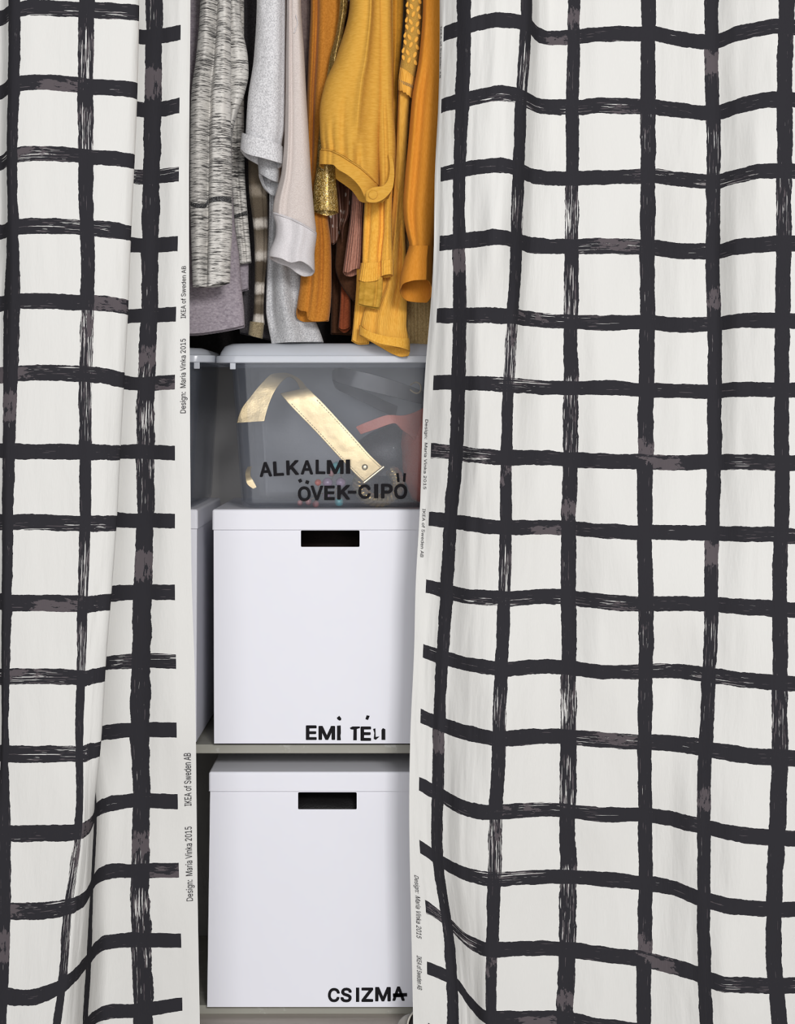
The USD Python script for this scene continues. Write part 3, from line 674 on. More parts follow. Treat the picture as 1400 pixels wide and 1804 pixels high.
def stitches(pairs_, d, side, n):
    out = []
    q = np.array(pairs_, float); t = np.linspace(0, 1, len(q)); f = PchipInterpolator(t, q)
    for k in range(n):
        a, b = f((k + .2) / n), f((k + .75) / n)
        pa = a[:2] * (1 - side) + a[2:] * side; pb = b[:2] * (1 - side) + b[2:] * side
        out.append(tube_along(P([pa[0], pb[0]], [pa[1], pb[1]], [d, d]), .00042, 6))
    return join(*out)
ed = [(508, 711, 562, 703), (560, 765, 612, 757), (606, 815, 656, 806), (640, 849, 674, 822)]
belt.part('stitching', stitches(ed, 2.6108, .085, 40), M_stitch, kind='stuff', under=b1)
belt.part('stitching', stitches(ed, 2.6108, .915, 40), M_stitch, kind='stuff', under=b1)
cc = P(642.5, 823, 2.6105)
dm = trimesh.creation.icosphere(3, .0042); dm.apply_scale([1, .45, 1]); dm.apply_translation(cc)
belt.part('rivet', dm, M_brass, under=b1)
belt.part('end_bar', tube_along(P([641, 676], [850, 822], [2.612, 2.612]), .0022, 10), M_brass)
bangle = Thing('bangle', P(668, 890, 2.66), 'braided gold bangle lying below the end of the gold belt', 'bangle')
th = np.linspace(math.radians(-50), math.radians(230), 160)
rr = 35 / S
cb = P(666, 852, 2.64)
for k in range(3):
    ph = 2 * np.pi * k / 3
    rad = .0052
    a = np.stack([cb[0] + (rr + rad * np.cos(th * 9 + ph)) * np.cos(th), cb[1] + .010 - .008 * np.sin(th) + rad * np.sin(th * 9 + ph), cb[2] - (rr * .86 + rad * np.cos(th * 9 + ph)) * np.sin(th)], 1)
    bangle.part('strand', tube_along(a, .0042, 8), M_brass)
M_coral = plain('coral_leather', (0.42, 0.115, 0.075), 0.45, var=.12, bump=.3)
bag = Thing('handbag', P(730, 880, 2.66), 'coral red leather bag with a looped strap, right end of the clear bin', 'bag')
bag.part('strap', quadstrap([(627, 752, 636, 765), (650, 742, 660, 757), (685, 731, 694, 746), (706, 732, 707, 757), (728, 727, 730, 776), (752, 714, 742, 812)], [2.63, 2.628, 2.63, 2.634, 2.64, 2.65], thick=.003), M_coral)
fl = trimesh.creation.icosphere(4, 1.0); v = np.array(fl.vertices); v = np.sign(v) * np.abs(v) ** .8
v = v * [.036, .040, .065] * (1 + .25 * (meshkit.fbm(v * 2.0, 3, 8)[:, None] - .5))
bag.part('body', (v + P(753, 805, 2.675), fl.faces), M_coral, smooth=True)
M_patent = plain('black_patent', (0.012, 0.010, 0.012), 0.28, var=.1, spec=.3, coat=.12)
bb = Thing('belt', P(660, 760, 2.66), 'black patent belt folded in a loop in the upper right of the clear bin', 'belt')
bb.part('strap', quadstrap([(745, 690, 742, 712), (700, 672, 694, 700), (640, 655, 628, 684), (600, 648, 590, 672), (586, 655, 586, 668), (597, 668, 590, 682), (640, 688, 634, 706), (700, 716, 696, 736)], [2.66, 2.655, 2.65, 2.66, 2.675, 2.69, 2.70, 2.71]), M_patent)
bb.part('buckle', join(tube_along(spl(P([722, 741, 741, 722], [679, 680, 687, 686], [2.652] * 4), 20), .0012, 8)), M_brass)
M_darkleather = plain('dark_shoe_leather', (0.030, 0.024, 0.024), 0.38, var=.2, coat=.08, bump=.4)
def shoe_shape(c, sx, sy, sz, seed):
    m = trimesh.creation.icosphere(4, 1.0); v = np.array(m.vertices)
    toe = np.clip(-v[:, 0], 0, 1)
    v = v * [sx, sy, sz]; v[:, 2] *= 1 - .45 * toe
    v *= (1 + .12 * (meshkit.fbm(v * 30, 3, seed)[:, None] - .5))
    v[:, 2] = np.maximum(v[:, 2], -sz * .55)
    return v + c, m.faces
sh = Thing('shoe', P(690, 850, 2.74), 'dark glossy leather shoe behind the coral bag in the clear bin', 'shoe')
sh.part('upper', shoe_shape(P(688, 800, 2.775), .062, .038, .045, 3), M_darkleather, smooth=True)
so = trimesh.creation.cylinder(1.0, 1.0, sections=40); so.apply_scale([.058, .034, .008]); so.apply_translation(P(688, 832, 2.775))
sh.part('sole', so, M_darkleather)
# strings of coloured beads
M_beads = [plain('bead_teal', (0.10, 0.42, 0.45), .15, coat=.6), plain('bead_red', (0.55, 0.09, 0.05), .15, coat=.6), plain('bead_violet', (0.30, 0.20, 0.30), .15, coat=.6), plain('bead_rose', (0.48, 0.20, 0.20), .2, coat=.5)]
sh2 = Thing('shoe', P(680, 890, 2.79), 'second dark leather shoe lying lowest at the back of the clear bin', 'shoe')
sh2.part('upper', shoe_shape(P(676, 868, 2.775), .064, .036, .034, 5), M_darkleather, smooth=True)
so = trimesh.creation.cylinder(1.0, 1.0, sections=40); so.apply_scale([.058, .032, .006]); so.apply_translation(P(676, 889, 2.775))
sh2.part('sole', so, M_darkleather)
nk = Thing('necklace', P(580, 893, 2.66), 'necklace of teal, red and violet beads at the bottom of the clear bin', 'necklace')
for (px, py, r, m, d) in ((594, 824, 11, 0, 2.652), (560, 850, 6, 1, 2.65), (577, 850, 9, 2, 2.648), (600, 850, 9, 2, 2.65), (597, 884, 8, 0, 2.636), (575, 872, 7, 2, 2.64), (543, 884, 6, 3, 2.645), (556, 888, 6, 3, 2.64), (528, 886, 5, 3, 2.65), (584, 834, 6, 3, 2.655)):
    q = trimesh.creation.icosphere(3, r / S); q.apply_translation(P(px, py, d)); nk.part('bead', q, M_beads[m], smooth=True)
nk.part('cord', tube_along(spl(P([528, 545, 562, 560, 577, 594, 600, 590, 597, 575, 556], [886, 880, 866, 850, 850, 824, 850, 866, 884, 872, 888], [2.65] * 11), 120), .0006, 6), M_stitch)
# ------------------------------------------------------------------ cloth for the hanging clothes
def fabric(name, lo, hi, scale=(300, 300, 300), rough=0.9, bump=0.3, rib=0.0, speck=None, sheen=0.15, contrast=(0.3, 0.7), rib_dir='x', detail=3, metal=0.0):
    """Woven or knitted cloth: colour runs from lo to hi with the yarn noise; rib: ribs per metre."""
    g = Graph(); o = g.obj(); q = g('separate_xyz', 'x', vector=o)
    n = g.noise(g.xyz(q['x'] * scale[0], q['y'] * scale[1], q['z'] * scale[2]), 1.0, detail, 0.6)
    col = g.mixc(g.lin(n, *contrast), lo, hi)
    h = n
    if rib:
        st = g('separate_xyz', 'x', vector=g('attribute', 'vector', attribute='st'))
        w = (st[rib_dir] * rib * 6.2832).f('sine') * 0.5 + 0.5
        h = n * 0.5 + w * 1.0
        col = g.mixc(g.lin(w, 0.0, 0.4, 0.16, 0.0), col, tuple(c * .7 for c in lo))
    if speck:
        k = g.noise(o, speck[1], 1)
        col = g.mixc(g.step(k, speck[2], speck[2] + .05), col, speck[0])
    b = g('principled_bsdf', 'BSDF', base_color=col, roughness=rough, specular_ior_level=0.08, sheen_weight=sheen * 0.4, metallic=metal,
          normal=g('bump', 'normal', height=h, strength=bump, distance=0.0015))
    return g.save(name, b)

class Cloth:
    """A hanging sleeve, leg or body: a tube of cloth given by its outline in the picture and its depth, with folds and an open lower end."""
    def __init__(s, rows, d, thick, folds=(), noise=0.004, seed=0, power=0.75, dslope=0.0, y_top=-150):
        r = np.array(rows, float)
        if r[0, 0] > y_top: r = np.vstack([[y_top, *r[0, 1:]], r])
        s.r, s.d, s.t, s.folds, s.nz, s.seed, s.pw, s.ds = r, d, thick, folds, noise, seed, power, dslope
        s.fl, s.fr = PchipInterpolator(r[:, 0], r[:, 1]), PchipInterpolator(r[:, 0], r[:, 2])
        s.y0, s.y1 = r[0, 0], r[-1, 0]
    def edge(s, y):
        yc = np.clip(y, s.y0, s.y1); return s.fl(yc), s.fr(yc)
    def point(s, th, y, shrink=0.0):
        """th: angle around (pi/2 = front middle, 0 = right, pi = left)."""
        c, sn = np.cos(th), np.sin(th)
        ss = 0.5 + 0.5 * np.sign(c) * np.abs(c) ** s.pw
        l, r = s.edge(y)
        w = (r - l) * 2.6 / F
        ss = 0.5 + (ss - 0.5) * (1 - 2 * shrink / np.maximum(w, .006))
        x = l + (r - l) * ss
        front = np.clip(sn, 0, 1) ** .6
        dep = (np.interp(y, *np.array(s.ds).T) if isinstance(s.ds, list) else s.d + s.ds * (y - s.y0) / 1000.0) - sn * (s.t / 2 - shrink)
        tt = (y - s.y0) / (s.y1 - s.y0)
        for (c0, c1, sig, amp, *ext) in s.folds:
            a0, a1 = (ext + [0, 1])[:2] if ext else (0, 1)
            env = np.clip((tt - a0) / .12 + .5, 0, 1) * np.clip((a1 - tt) / .12 + .5, 0, 1)
            q_ = (ss - (c0 + (c1 - c0) * tt)) / sig
            if sig < 0: q_ = np.where(q_ < 0, q_ * 6.0, q_)   # (q_ < 0: right of the crease) the right side overhangs
            dep = dep + amp * np.exp(-q_ ** 2 if sig > 0 else -np.sqrt(q_ ** 2 + .01)) * front * env
        nzv = meshkit.fbm(np.stack([ss * 3.0 + np.sin(th) * .7, y * .010, np.full_like(ss, s.seed * 3.1)], -1), 3, s.seed) - .5
        return x, y, dep + nzv * s.nz * 2
    def mesh(s, front, back=None, wall=.0016, n=64, ny=70, top=None):
        """front/back: lower rims [(s, y)...] in the picture; top: the same for the upper rim of a lower piece."""
        th = np.linspace(0, 2 * np.pi, n, endpoint=False)
        c, sn = np.cos(th), np.sin(th)
        ss = .5 + .5 * np.sign(c) * np.abs(c) ** s.pw
        fa = np.array(front, float); ba = np.array(back if back else [(a, b + 3) for a, b in front], float)
        bf = PchipInterpolator(fa[:, 0], fa[:, 1])(ss) if len(fa) > 1 else np.full(n, fa[0, 1])
        bb = PchipInterpolator(ba[:, 0], ba[:, 1])(ss) if len(ba) > 1 else np.full(n, ba[0, 1])
        w = np.clip(sn * 2.2 + .5, 0, 1); w = w * w * (3 - 2 * w)
        yb = bf * w + bb * (1 - w)
        if top is None: yt = np.full(n, s.y0)
        else:
            ta = np.array(top, float); yt = PchipInterpolator(ta[:, 0], ta[:, 1])(ss)
        rings, uvs = [], []
        g = np.linspace(0, 1, ny)
        for t in g:
            y = yt + (yb - yt) * t
            rings.append(P(*s.point(th, y))); uvs.append(np.stack([np.r_[np.arange(n)] / n * 0 + ss * np.mean(np.diff(s.edge(yb), axis=0)) / S, -(y) / S], 1))
        for k, t in enumerate(np.r_[1.0, np.linspace(1, .55, 14)]):
            y = yt + (yb - yt) * t + (0.4 if k == 0 else 0)
            rings.append(P(*s.point(th, y, wall if k else wall * .5))); uvs.append(np.stack([ss * np.mean(np.diff(s.edge(yb), axis=0)) / S, -y / S], 1))
        m = loft(rings)
        return m[0], m[1][:, ::-1], np.vstack(uvs)
    def band(s, top, bot, proud=.0012, a=0.02, b=0.98, n=40, ny=6):
        """A strip sewn onto the front face between two lines [(s, y)]."""
        ta, ba = np.array(top, float), np.array(bot, float)
        q = np.linspace(a, b, n)
        yt, yb = PchipInterpolator(ta[:, 0], ta[:, 1])(q), PchipInterpolator(ba[:, 0], ba[:, 1])(q)
        c = np.sign(q - .5) * np.abs(2 * q - 1) ** (1 / s.pw)
        th = np.arccos(np.clip(c, -1, 1))
        V, U = [], []
        for lay in (0, 1):
            for j in range(ny):
                t = j / (ny - 1); y = yt + (yb - yt) * t
                x, yy, dd = s.point(th, y)
                edge = 0.25 if j in (0, ny - 1) else 1.0
                V.append(P(x, yy, dd - (proud * edge if lay == 0 else -.0006))); U.append(np.stack([q * np.mean(np.diff(s.edge(yt), axis=0)) / S, -y / S], 1))
        V = np.array(V)
        f = []
        idx = lambda L, j, i: (L * ny + j) * n + i
        for j in range(ny - 1):
            for i in range(n - 1):
                f += [[idx(0, j, i), idx(0, j + 1, i), idx(0, j + 1, i + 1)], [idx(0, j, i), idx(0, j + 1, i + 1), idx(0, j, i + 1)]]
        for j in (0, ny - 1):
            for i in range(n - 1):
                q4 = [idx(0, j, i), idx(0, j, i + 1), idx(1, j, i + 1), idx(1, j, i)]
                if j: q4 = q4[::-1]
                f += [q4[:3], [q4[0], q4[2], q4[3]]]
        return V.reshape(-1, 3), np.array(f), np.vstack(U)
def put(thing, name, m, mat, label=None, smooth=True):
    v, f, uv = m
    return thing.part(name, (v, f), mat, smooth=smooth, uv=uv, label=label)
def garment(name, px, label, cat, d=2.6):
    return Thing(name, P(px, 600, d), label, cat, 'clothes hanging in the closet')
ZTOP = float(P(0, -150, 2.6)[2])

# materials
g = Graph(); o = g.obj(); q = g('separate_xyz', 'x', vector=o)
dash = g.noise(g.xyz(q['x'] * 62.0, q['y'] * 8.0, q['z'] * 760.0), 1.0, 3, 0.62)
fine = g.noise(g.xyz(q['x'] * 240.0, q['y'] * 20.0, q['z'] * 1000.0), 1.0, 2, 0.6)
dens = g.noise(g.xyz(q['x'] * 8.0, 0.0, q['z'] * 28.0), 1.0, 2)
k = dash + (dens - 0.5) * 0.35 + (fine - 0.5) * 0.25
col = g('rgb_ramp', 'color', ramp=[(0.0, (0.035, 0.033, 0.033)), (0.38, (0.055, 0.052, 0.052)), (0.45, (0.30, 0.29, 0.275)), (0.52, (0.66, 0.635, 0.60)), (1, (0.74, 0.715, 0.675))], fac=k)
M_dye = g.save('space_dyed_knit', g('principled_bsdf', 'BSDF', base_color=col, roughness=.9, specular_ior_level=.2, sheen_weight=.15, normal=g('bump', 'normal', height=fine + dash, strength=.35, distance=.0015)))
M_dyeband = fabric('dark_coverstitch', (0.02, 0.02, 0.022), (0.24, 0.24, 0.24), (900, 900, 700), bump=.5, contrast=(.45, .7))
M_mauve = fabric('mauve_grey_knit', srgb(126, 117, 126), srgb(176, 167, 174), (260, 260, 420), contrast=(.25, .75))
M_coal = fabric('charcoal_jersey', srgb(62, 59, 62), srgb(92, 88, 91), (500, 500, 500))
M_blackc = fabric('black_cloth', (0.010, 0.009, 0.009), (0.017, 0.015, 0.015), (300, 300, 300), sheen=.05)
M_felt = fabric('light_grey_felt', srgb(160, 159, 162), srgb(222, 221, 223), (620, 620, 480), contrast=(.28, .6), bump=.3, sheen=.3)
M_felt2 = fabric('grey_marl_fleece', srgb(140, 140, 144), srgb(205, 205, 207), (640, 640, 560), contrast=(.28, .65), bump=.3, sheen=.3)
M_beige = fabric('pale_beige_knit', srgb(190, 178, 173), srgb(216, 206, 201), (700, 700, 1100), bump=.35)
M_beigecuff = fabric('pale_grey_cuff', srgb(196, 192, 194), srgb(218, 214, 216), (800, 800, 800), bump=.25)
M_mauvedark = fabric('dusky_mauve_jersey', srgb(104, 90, 88), srgb(130, 114, 110), (200, 200, 300))
M_ochre = fabric('ochre_wool', srgb(168, 106, 36), srgb(196, 130, 54), (420, 420, 420), sheen=.25, bump=.25)
g = Graph(); o = g.obj()
vo = g('voronoi_texture', 'color', vector=o, scale=1500.0, feature='f1'); sp = g('separate_color', 'r', color=vo)
M_lurex = g.save('gold_lurex', g('principled_bsdf', 'BSDF', base_color=g('rgb_ramp', 'color', ramp=[(0, (0.10, 0.058, 0.010)), (.55, (0.34, 0.21, 0.045)), (.85, (0.62, 0.42, 0.12)), (1, (1.0, 0.86, 0.50))], fac=sp), metallic=g.step(sp['g'], .45, .6), roughness=.38,
      normal=g('bump', 'normal', height=sp['b'], strength=.6, distance=.0015)))
M_blouse = fabric('mustard_crepe', srgb(200, 148, 58), srgb(216, 166, 76), (120, 120, 700), bump=.12, sheen=.05)
M_sun = fabric('sunflower_knit', srgb(224, 162, 60), srgb(242, 186, 84), (500, 500, 300), bump=.2, rib=520)
M_sunrib = fabric('sunflower_rib', srgb(224, 162, 60), srgb(242, 186, 84), (500, 500, 300), bump=.4, rib=330)
M_must = fabric('mustard_jersey', srgb(198, 136, 44), srgb(216, 154, 58), (260, 260, 500), bump=.15)
M_rust = fabric('amber_crepe', srgb(202, 130, 42), srgb(216, 144, 58), (900, 900, 160), bump=.12, sheen=.05)
M_sunjer = fabric('yellow_crinkle_rib', srgb(222, 162, 64), srgb(240, 184, 86), (520, 520, 90), bump=.3, rib=400)
M_hem = fabric('olive_mustard_jersey', srgb(170, 128, 44), srgb(206, 160, 70), (90, 90, 140), bump=.2)
M_pink = fabric('dusty_pink_rib', srgb(152, 104, 88), srgb(184, 134, 116), (500, 500, 240), bump=.6, rib=300)
g = Graph(); o = g.obj()
vd = g('voronoi_texture', 'distance', vector=o, scale=70.0, feature='f1', randomness=.8)
M_satin = g.save('brown_dotted_satin', g('principled_bsdf', 'BSDF', base_color=g.mixc(vd.lt(.22), g.mixc(g.noise(o, 60.0, 2), (0.12, 0.050, 0.032), (0.19, 0.085, 0.055)), (0.62, 0.56, 0.50)), roughness=.35, specular_ior_level=.5))
M_cocoa = fabric('cocoa_cloth', (0.050, 0.020, 0.010), (0.075, 0.032, 0.016), (300, 300, 300), sheen=.1)
M_terra = fabric('terracotta_twill', srgb(120, 58, 34), srgb(146, 76, 48), (300, 300, 600), bump=.2)
M_olive = fabric('olive_beige_rib', srgb(150, 126, 84), srgb(186, 162, 118), (600, 600, 400), bump=.8, rib=210)
g = Graph(); o = g.obj(); q = g('separate_xyz', 'x', vector=o)
M_lace0 = None
# striped brown and cream knit
g = Graph(); o = g.obj(); st = g('separate_xyz', 'x', vector=g('attribute', 'vector', attribute='st'))
row = g.lin(st['y'] * -S + g.noise(o, 160.0, 2) * 9.0 - 4.5, 280.0, 600.0)
br, cr_, md = srgb(96, 84, 68), srgb(222, 214, 204), srgb(150, 138, 122)
def at(y): return (y - 280) / 320.0
ramp = [(0, br), (at(322), br), (at(330), md), (at(340), md), (at(350), br), (at(382), br), (at(390), cr_), (at(398), cr_), (at(405), br), (at(440), md), (at(447), cr_), (at(454), cr_), (at(462), br), (at(496), br), (at(503), cr_), (at(514), cr_), (at(520), br), (at(530), md), (at(538), br), (at(552), br), (at(558), cr_), (at(567), cr_), (1, cr_)]
sc = g.noise(g.xyz(st['x'] * 900.0, st['y'] * 900.0), 1.0, 2, dim='2D')
M_stripe = g.save('striped_knit', g('principled_bsdf', 'BSDF', base_color=g('mix', 'color', mix_type='multiply', fac=1.0, color1=g('rgb_ramp', 'color', ramp=ramp, fac=row), color2=g.mixc(sc, (.55, .55, .55), (1, 1, 1))), roughness=.9, normal=g('bump', 'normal', height=sc, strength=.6, distance=.002)))
M_knitcuff = fabric('olive_knit_cuff', srgb(104, 92, 70), srgb(160, 146, 118), (700, 700, 700), bump=.7)

# rail the clothes hang from, just above the picture
rail = trimesh.creation.cylinder(.0125, XR - XL, sections=32); rail.apply_transform(trimesh.transformations.rotation_matrix(np.pi / 2, [0, 1, 0])); rail.apply_translation([(XL + XR) / 2, 2.62, ZTOP + .0135])
single('clothes_rail', rail, M_steel, 'round metal rail at the top of the closet that the clothes hang from', 'rail')

# ---- greys
c = garment('cardigan', 385, 'black and cream space-dyed knit cardigan at the left end of the clothes', 'cardigan')
A = Cloth([(0, 352, 407), (100, 345, 406.5), (170, 336, 406.5), (250, 334.5, 407), (345, 334, 409), (400, 335.5, 409), (450, 337, 406.5), (506, 339, 405)], 2.520, .040, [(.62, .38, -.16, .024), (.85, .74, .12, -.005), (.22, .16, .14, -.005)], .002, 1)
put(c, 'sleeve', A.mesh([(0, 505.5), (.42, 504), (.6, 500), (1, 497)], [(0, 506), (.5, 506), (1, 499)], n=256), M_dye)
put(c, 'seam_band', A.band([(0, 354), (.36, 359), (.44, 350), (.7, 345.5), (1, 349)], [(0, 362), (.36, 367), (.44, 359), (.7, 355), (1, 359)]), M_dyeband, 'dark flat seam across the sleeve')
Bc = Cloth([(0, 396, 423), (50, 396, 427), (100, 396, 436.5), (128, 396, 438), (165, 396, 431), (200, 396, 418), (250, 396, 408), (300, 396, 406)], 2.555, .030, [(.5, .6, .2, -.004)], .003, 2)
put(c, 'body', Bc.mesh([(0, 300)]), M_dye)
Cc = Cloth([(200, 400, 430), (300, 403, 431), (350, 408, 434), (400, 413, 438), (450, 420, 442), (465, 421, 443)], 2.622, .018, [(.35, .55, .08, .006)], .002, 3)
put(c, 'sleeve', Cc.mesh([(0, 464), (.4, 463), (1, 460.5)], [(0, 466), (1, 463)]), M_dye)
put(c, 'seam_band', Cc.band([(0, 379), (1, 371)], [(0, 385), (1, 379)]), M_dyeband)
c = garment('sweater', 385, 'mauve-grey fine knit sweater whose straight hem hangs below the black and cream cardigan', 'sweater')
m = Cloth([(300, 300, 408), (350, 300, 410), (400, 300, 414), (450, 300, 421), (500, 300, 425), (550, 300, 430), (585, 300, 431.5)], 2.598, .022, [(.75, .62, .12, .003), (.95, .95, .08, -.002)], .006, 4)
put(c, 'body', m.mesh([(0, 588), (.35, 587), (.6, 583), (1, 572.5)], [(0, 592), (.35, 591), (.6, 587), (1, 577)]), M_mauve)
m2 = Cloth([(440, 414, 438), (510, 420, 438)], 2.642, .012, (), .002, 5, y_top=400)
put(c, 'sleeve', m2.mesh([(0, 512), (1, 508)]), M_mauve)
c = garment('coat', 345, 'charcoal jersey garment at the far left edge, next to the curtain', 'coat')
put(c, 'body', Cloth([(0, 300, 356), (330, 300, 352)], 2.635, .02, (), .003, 6).mesh([(0, 332), (1, 330)]), M_coal)
c = garment('jacket', 440, 'charcoal jacket hanging behind the turned-up light grey sleeve', 'jacket')
put(c, 'body', Cloth([(0, 402, 470), (300, 416, 472), (560, 420, 486), (600, 424, 490)], 2.690, .03, [(.5, .35, .1, .008)], .005, 7).mesh([(0, 585), (1, 600)]), M_coal)
c = garment('trousers', 400, 'black garment reaching lowest, behind the mauve-grey hem', 'trousers')
put(c, 'body', Cloth([(0, 290, 620), (560, 290, 640), (640, 290, 640)], 2.80, .06, [(.4, .3, .05, .02), (.6, .7, .05, .02)], .012, 8).mesh([(0, 625)]), M_blackc)
c = garment('sweater', 455, 'brown and cream striped knit sleeve with a narrow olive cuff', 'sweater')
sl = Cloth([(-150, 456, 482), (200, 452, 476), (285, 437, 470), (330, 438, 471), (400, 446, 472), (450, 448.5, 471), (505, 448, 466), (550, 446.5, 464.5), (570, 444, 466)], 2.612, .022, [(.72, .8, .06, .004)], .002, 9)
put(c, 'sleeve', sl.mesh([(0, 567), (1, 569)]), M_stripe)
cf = Cloth([(555, 441, 467), (595, 436.5, 462.5)], 2.612, .026, (), .001, 10, y_top=560)
put(c, 'cuff', cf.mesh([(0, 589), (.4, 593), (1, 595.5)], [(0, 590), (1, 597)], top=[(0, 566), (1, 569)]), M_knitcuff, 'olive ribbed cuff')

c = garment('coat', 470, 'light grey felt coat with turned-up sleeve cuff', 'coat')
G_ = Cloth([(0, 452, 503.5), (100, 447, 503), (177, 436, 502.5), (225, 433, 501.5), (250, 432, 497), (275, 434, 494)], 2.535, .046, [(.5, .55, .25, -.004), (.9, .9, .08, .004)], .003, 11)
put(c, 'sleeve', G_.mesh([(0, 255), (1, 268)]), M_felt)
gc = Cloth([(228, 426, 485), (240, 425, 495), (262, 423, 498.5), (310, 424, 500)], 2.533, .062, (), .0015, 12, y_top=225, power=.8)
put(c, 'cuff', gc.mesh([(0, 262), (.15, 271), (.5, 278), (1, 289)], [(0, 265), (.12, 277), (.35, 288), (.6, 297), (.8, 300), (1, 290)], wall=.004, top=[(0, 233), (.3, 240), (.8, 250), (1, 258)]), M_felt)
gl = Cloth([(255, 452, 492), (300, 455, 494), (330, 458, 494), (348, 466, 492)], 2.565, .04, (), .002, 13, y_top=250)
put(c, 'cuff', gl.mesh([(0, 305), (.3, 312), (.6, 318), (1, 322)], [(0, 312), (.2, 334), (.5, 344), (.9, 345), (1, 330)], wall=.005, top=[(0, 262), (1, 262)]), M_felt2)
put(c, 'lining', Cloth([(255, 466, 484), (300, 468, 482), (322, 470, 479)], 2.575, .016, (), .001, 14, y_top=258).mesh([(0, 318), (.5, 322), (1, 317)]), M_felt2)
c = garment('sweatshirt', 520, 'heather grey fleece sweatshirt whose hem rests on the lid of the clear bin', 'sweatshirt')
h = Cloth([(300, 474, 505), (380, 473, 520), (450, 470, 526), (500, 469, 532), (545, 468, 546), (575, 472, 560), (602, 478, 570)], 2.622, .036, [(.25, .12, .10, .012), (.9, .7, .2, .006), (.55, .45, .15, -.010)], .006, 15)
put(c, 'body', h.mesh([(0, 605), (.4, 602.5), (.75, 602), (1, 602)], [(0, 607), (.5, 604), (1, 604)]), M_felt2)
c = garment('sweater', 520, 'pale beige fine knit sweater sleeve with a wide pale grey cuff', 'sweater')
sv = Cloth([(0, 505, 530), (100, 503.6, 536), (177, 502.7, 540), (250, 500.5, 544.5), (300, 496, 547.5), (370, 480.5, 553), (405, 480, 557)], 2.515, .040, [(.16, .16, .05, -.004), (.3, .3, .06, .003)], .002, 16)
put(c, 'sleeve', sv.mesh([(0, 374), (.3, 381), (.6, 392), (1, 410)], [(0, 374), (1, 410)]), M_beige)
cu = Cloth([(370, 479, 557), (400, 486, 558.5), (412, 485.5, 558), (450, 473.5, 554), (480, 473, 554.5), (492, 474, 553)], 2.515, .048, [(.35, .45, .1, .004), (.62, .6, .08, -.003)], .002, 17, y_top=360)
put(c, 'cuff', cu.mesh([(0, 452), (.25, 455), (.5, 463), (.68, 460), (.85, 466), (1, 477)], [(0, 455), (.2, 464), (.45, 471), (.58, 479), (.8, 487), (.93, 486), (1, 479)], wall=.003, top=[(0, 373), (.3, 380), (.6, 391), (1, 410)]), M_beigecuff, 'pale grey cuff')
put(c, 'seam', cu.band([(0, 374), (.3, 381), (.6, 392), (1, 410)], [(0, 377.5), (.3, 384.5), (.6, 395.5), (1, 413)], proud=.0022), M_beigecuff)
c.part('loose_thread', tube_along(spl(P([521, 522, 524, 523.5, 521, 520, 517.5], [26, 31, 38, 44, 49, 54, 58], [2.4925] * 7), 30), .0006, 6), M_beigecuff, label='pale loose thread')
c = garment('cardigan', 540, 'dusky mauve garment, a thin strip between the beige sleeve and the ochre wool', 'cardigan')
put(c, 'body', Cloth([(0, 524, 550), (250, 520, 546)], 2.625, .02, [(.6, .6, .1, .004)], .003, 18).mesh([(0, 260)]), M_mauvedark)

# ---- mustards
c = garment('coat', 565, 'ochre wool coat whose sleeve ends beside the beige cuff', 'coat')
k1 = Cloth([(0, 547, 608), (100, 543, 604), (180, 540, 590), (300, 538, 580), (370, 536, 577), (430, 534, 583), (480, 530, 584), (500, 528.5, 584), (530, 524, 583), (564, 520, 579.5)], 2.588, .036, [(.14, .3, .045, .012, 0, .62), (.35, .5, .10, -.004), (.75, .65, .06, .006, .55, 1), (.30, .34, .05, .005, .8, 1)], .0016, 19)
put(c, 'sleeve', k1.mesh([(0, 541), (.12, 547), (.3, 549), (.36, 562), (.6, 566), (1, 563)], [(0, 552), (.05, 561), (.3, 567), (1, 566)]), M_ochre)
c = garment('top', 580, 'gold glitter knit top, its sleeve end showing left of the mustard blouse cuff', 'top')
lx = Cloth([(0, 598, 613), (55, 592, 605), (100, 581, 600), (150, 573, 594), (200, 565, 590), (250, 560, 590), (300, 556.5, 590.5), (340, 551.5, 594), (372, 551, 596.5)], 2.548, .022, [(.5, .5, .2, -.003)], .002, 20)
put(c, 'sleeve', lx.mesh([(0, 371), (.4, 370), (.75, 371), (1, 373.5)], [(0, 374), (.3, 377), (.55, 380), (.75, 379), (1, 375)]), M_lurex)
c = garment('blouse', 630, 'mustard crepe blouse with a full gathered sleeve and buttoned cuff', 'blouse')
topc = [(0, 262.5), (.14, 263.5), (.3, 270), (.48, 281), (.67, 294), (.84, 309), (1, 327)]
pf = Cloth([(0, 616, 675), (100, 592, 676.5), (150, 571, 676), (200, 562.5, 673.5), (240, 563.5, 669), (262, 566, 668.5), (330, 568, 668)], 2.520, .075,
    [(.655, .60, .05, -.008, 0, .8), (.80, .80, .13, .008, 0, .95), (.20, .20, .04, .006, .78, 1), (.42, .36, .05, .005, .68, 1), (.08, .08, .03, .005, .8, 1), (.30, .27, .025, .004, .85, 1), (.52, .50, .04, -.005, .8, 1), (.66, .62, .05, .008, .85, 1)], .0012, 21)
put(c, 'sleeve', pf.mesh(topc, [(a, b + 4) for a, b in topc], n=112, ny=90), M_blouse)
cuf = Cloth([(255, 563, 669), (290, 562, 668), (360, 562, 664)], 2.518, .066, [(.12, .12, .03, .003), (.2, .2, .03, .003)], .0012, 22, y_top=250, power=.85)
fr = [(0, 289), (.22, 290), (.32, 299), (.44, 306), (.58, 317), (.70, 331), (.78, 346), (.84, 357), (1, 352)]
bk = [(0, 293), (.08, 298), (.18, 302), (.27, 314), (.42, 325), (.55, 335), (.64, 346), (.70, 354), (.80, 357), (1, 353)]
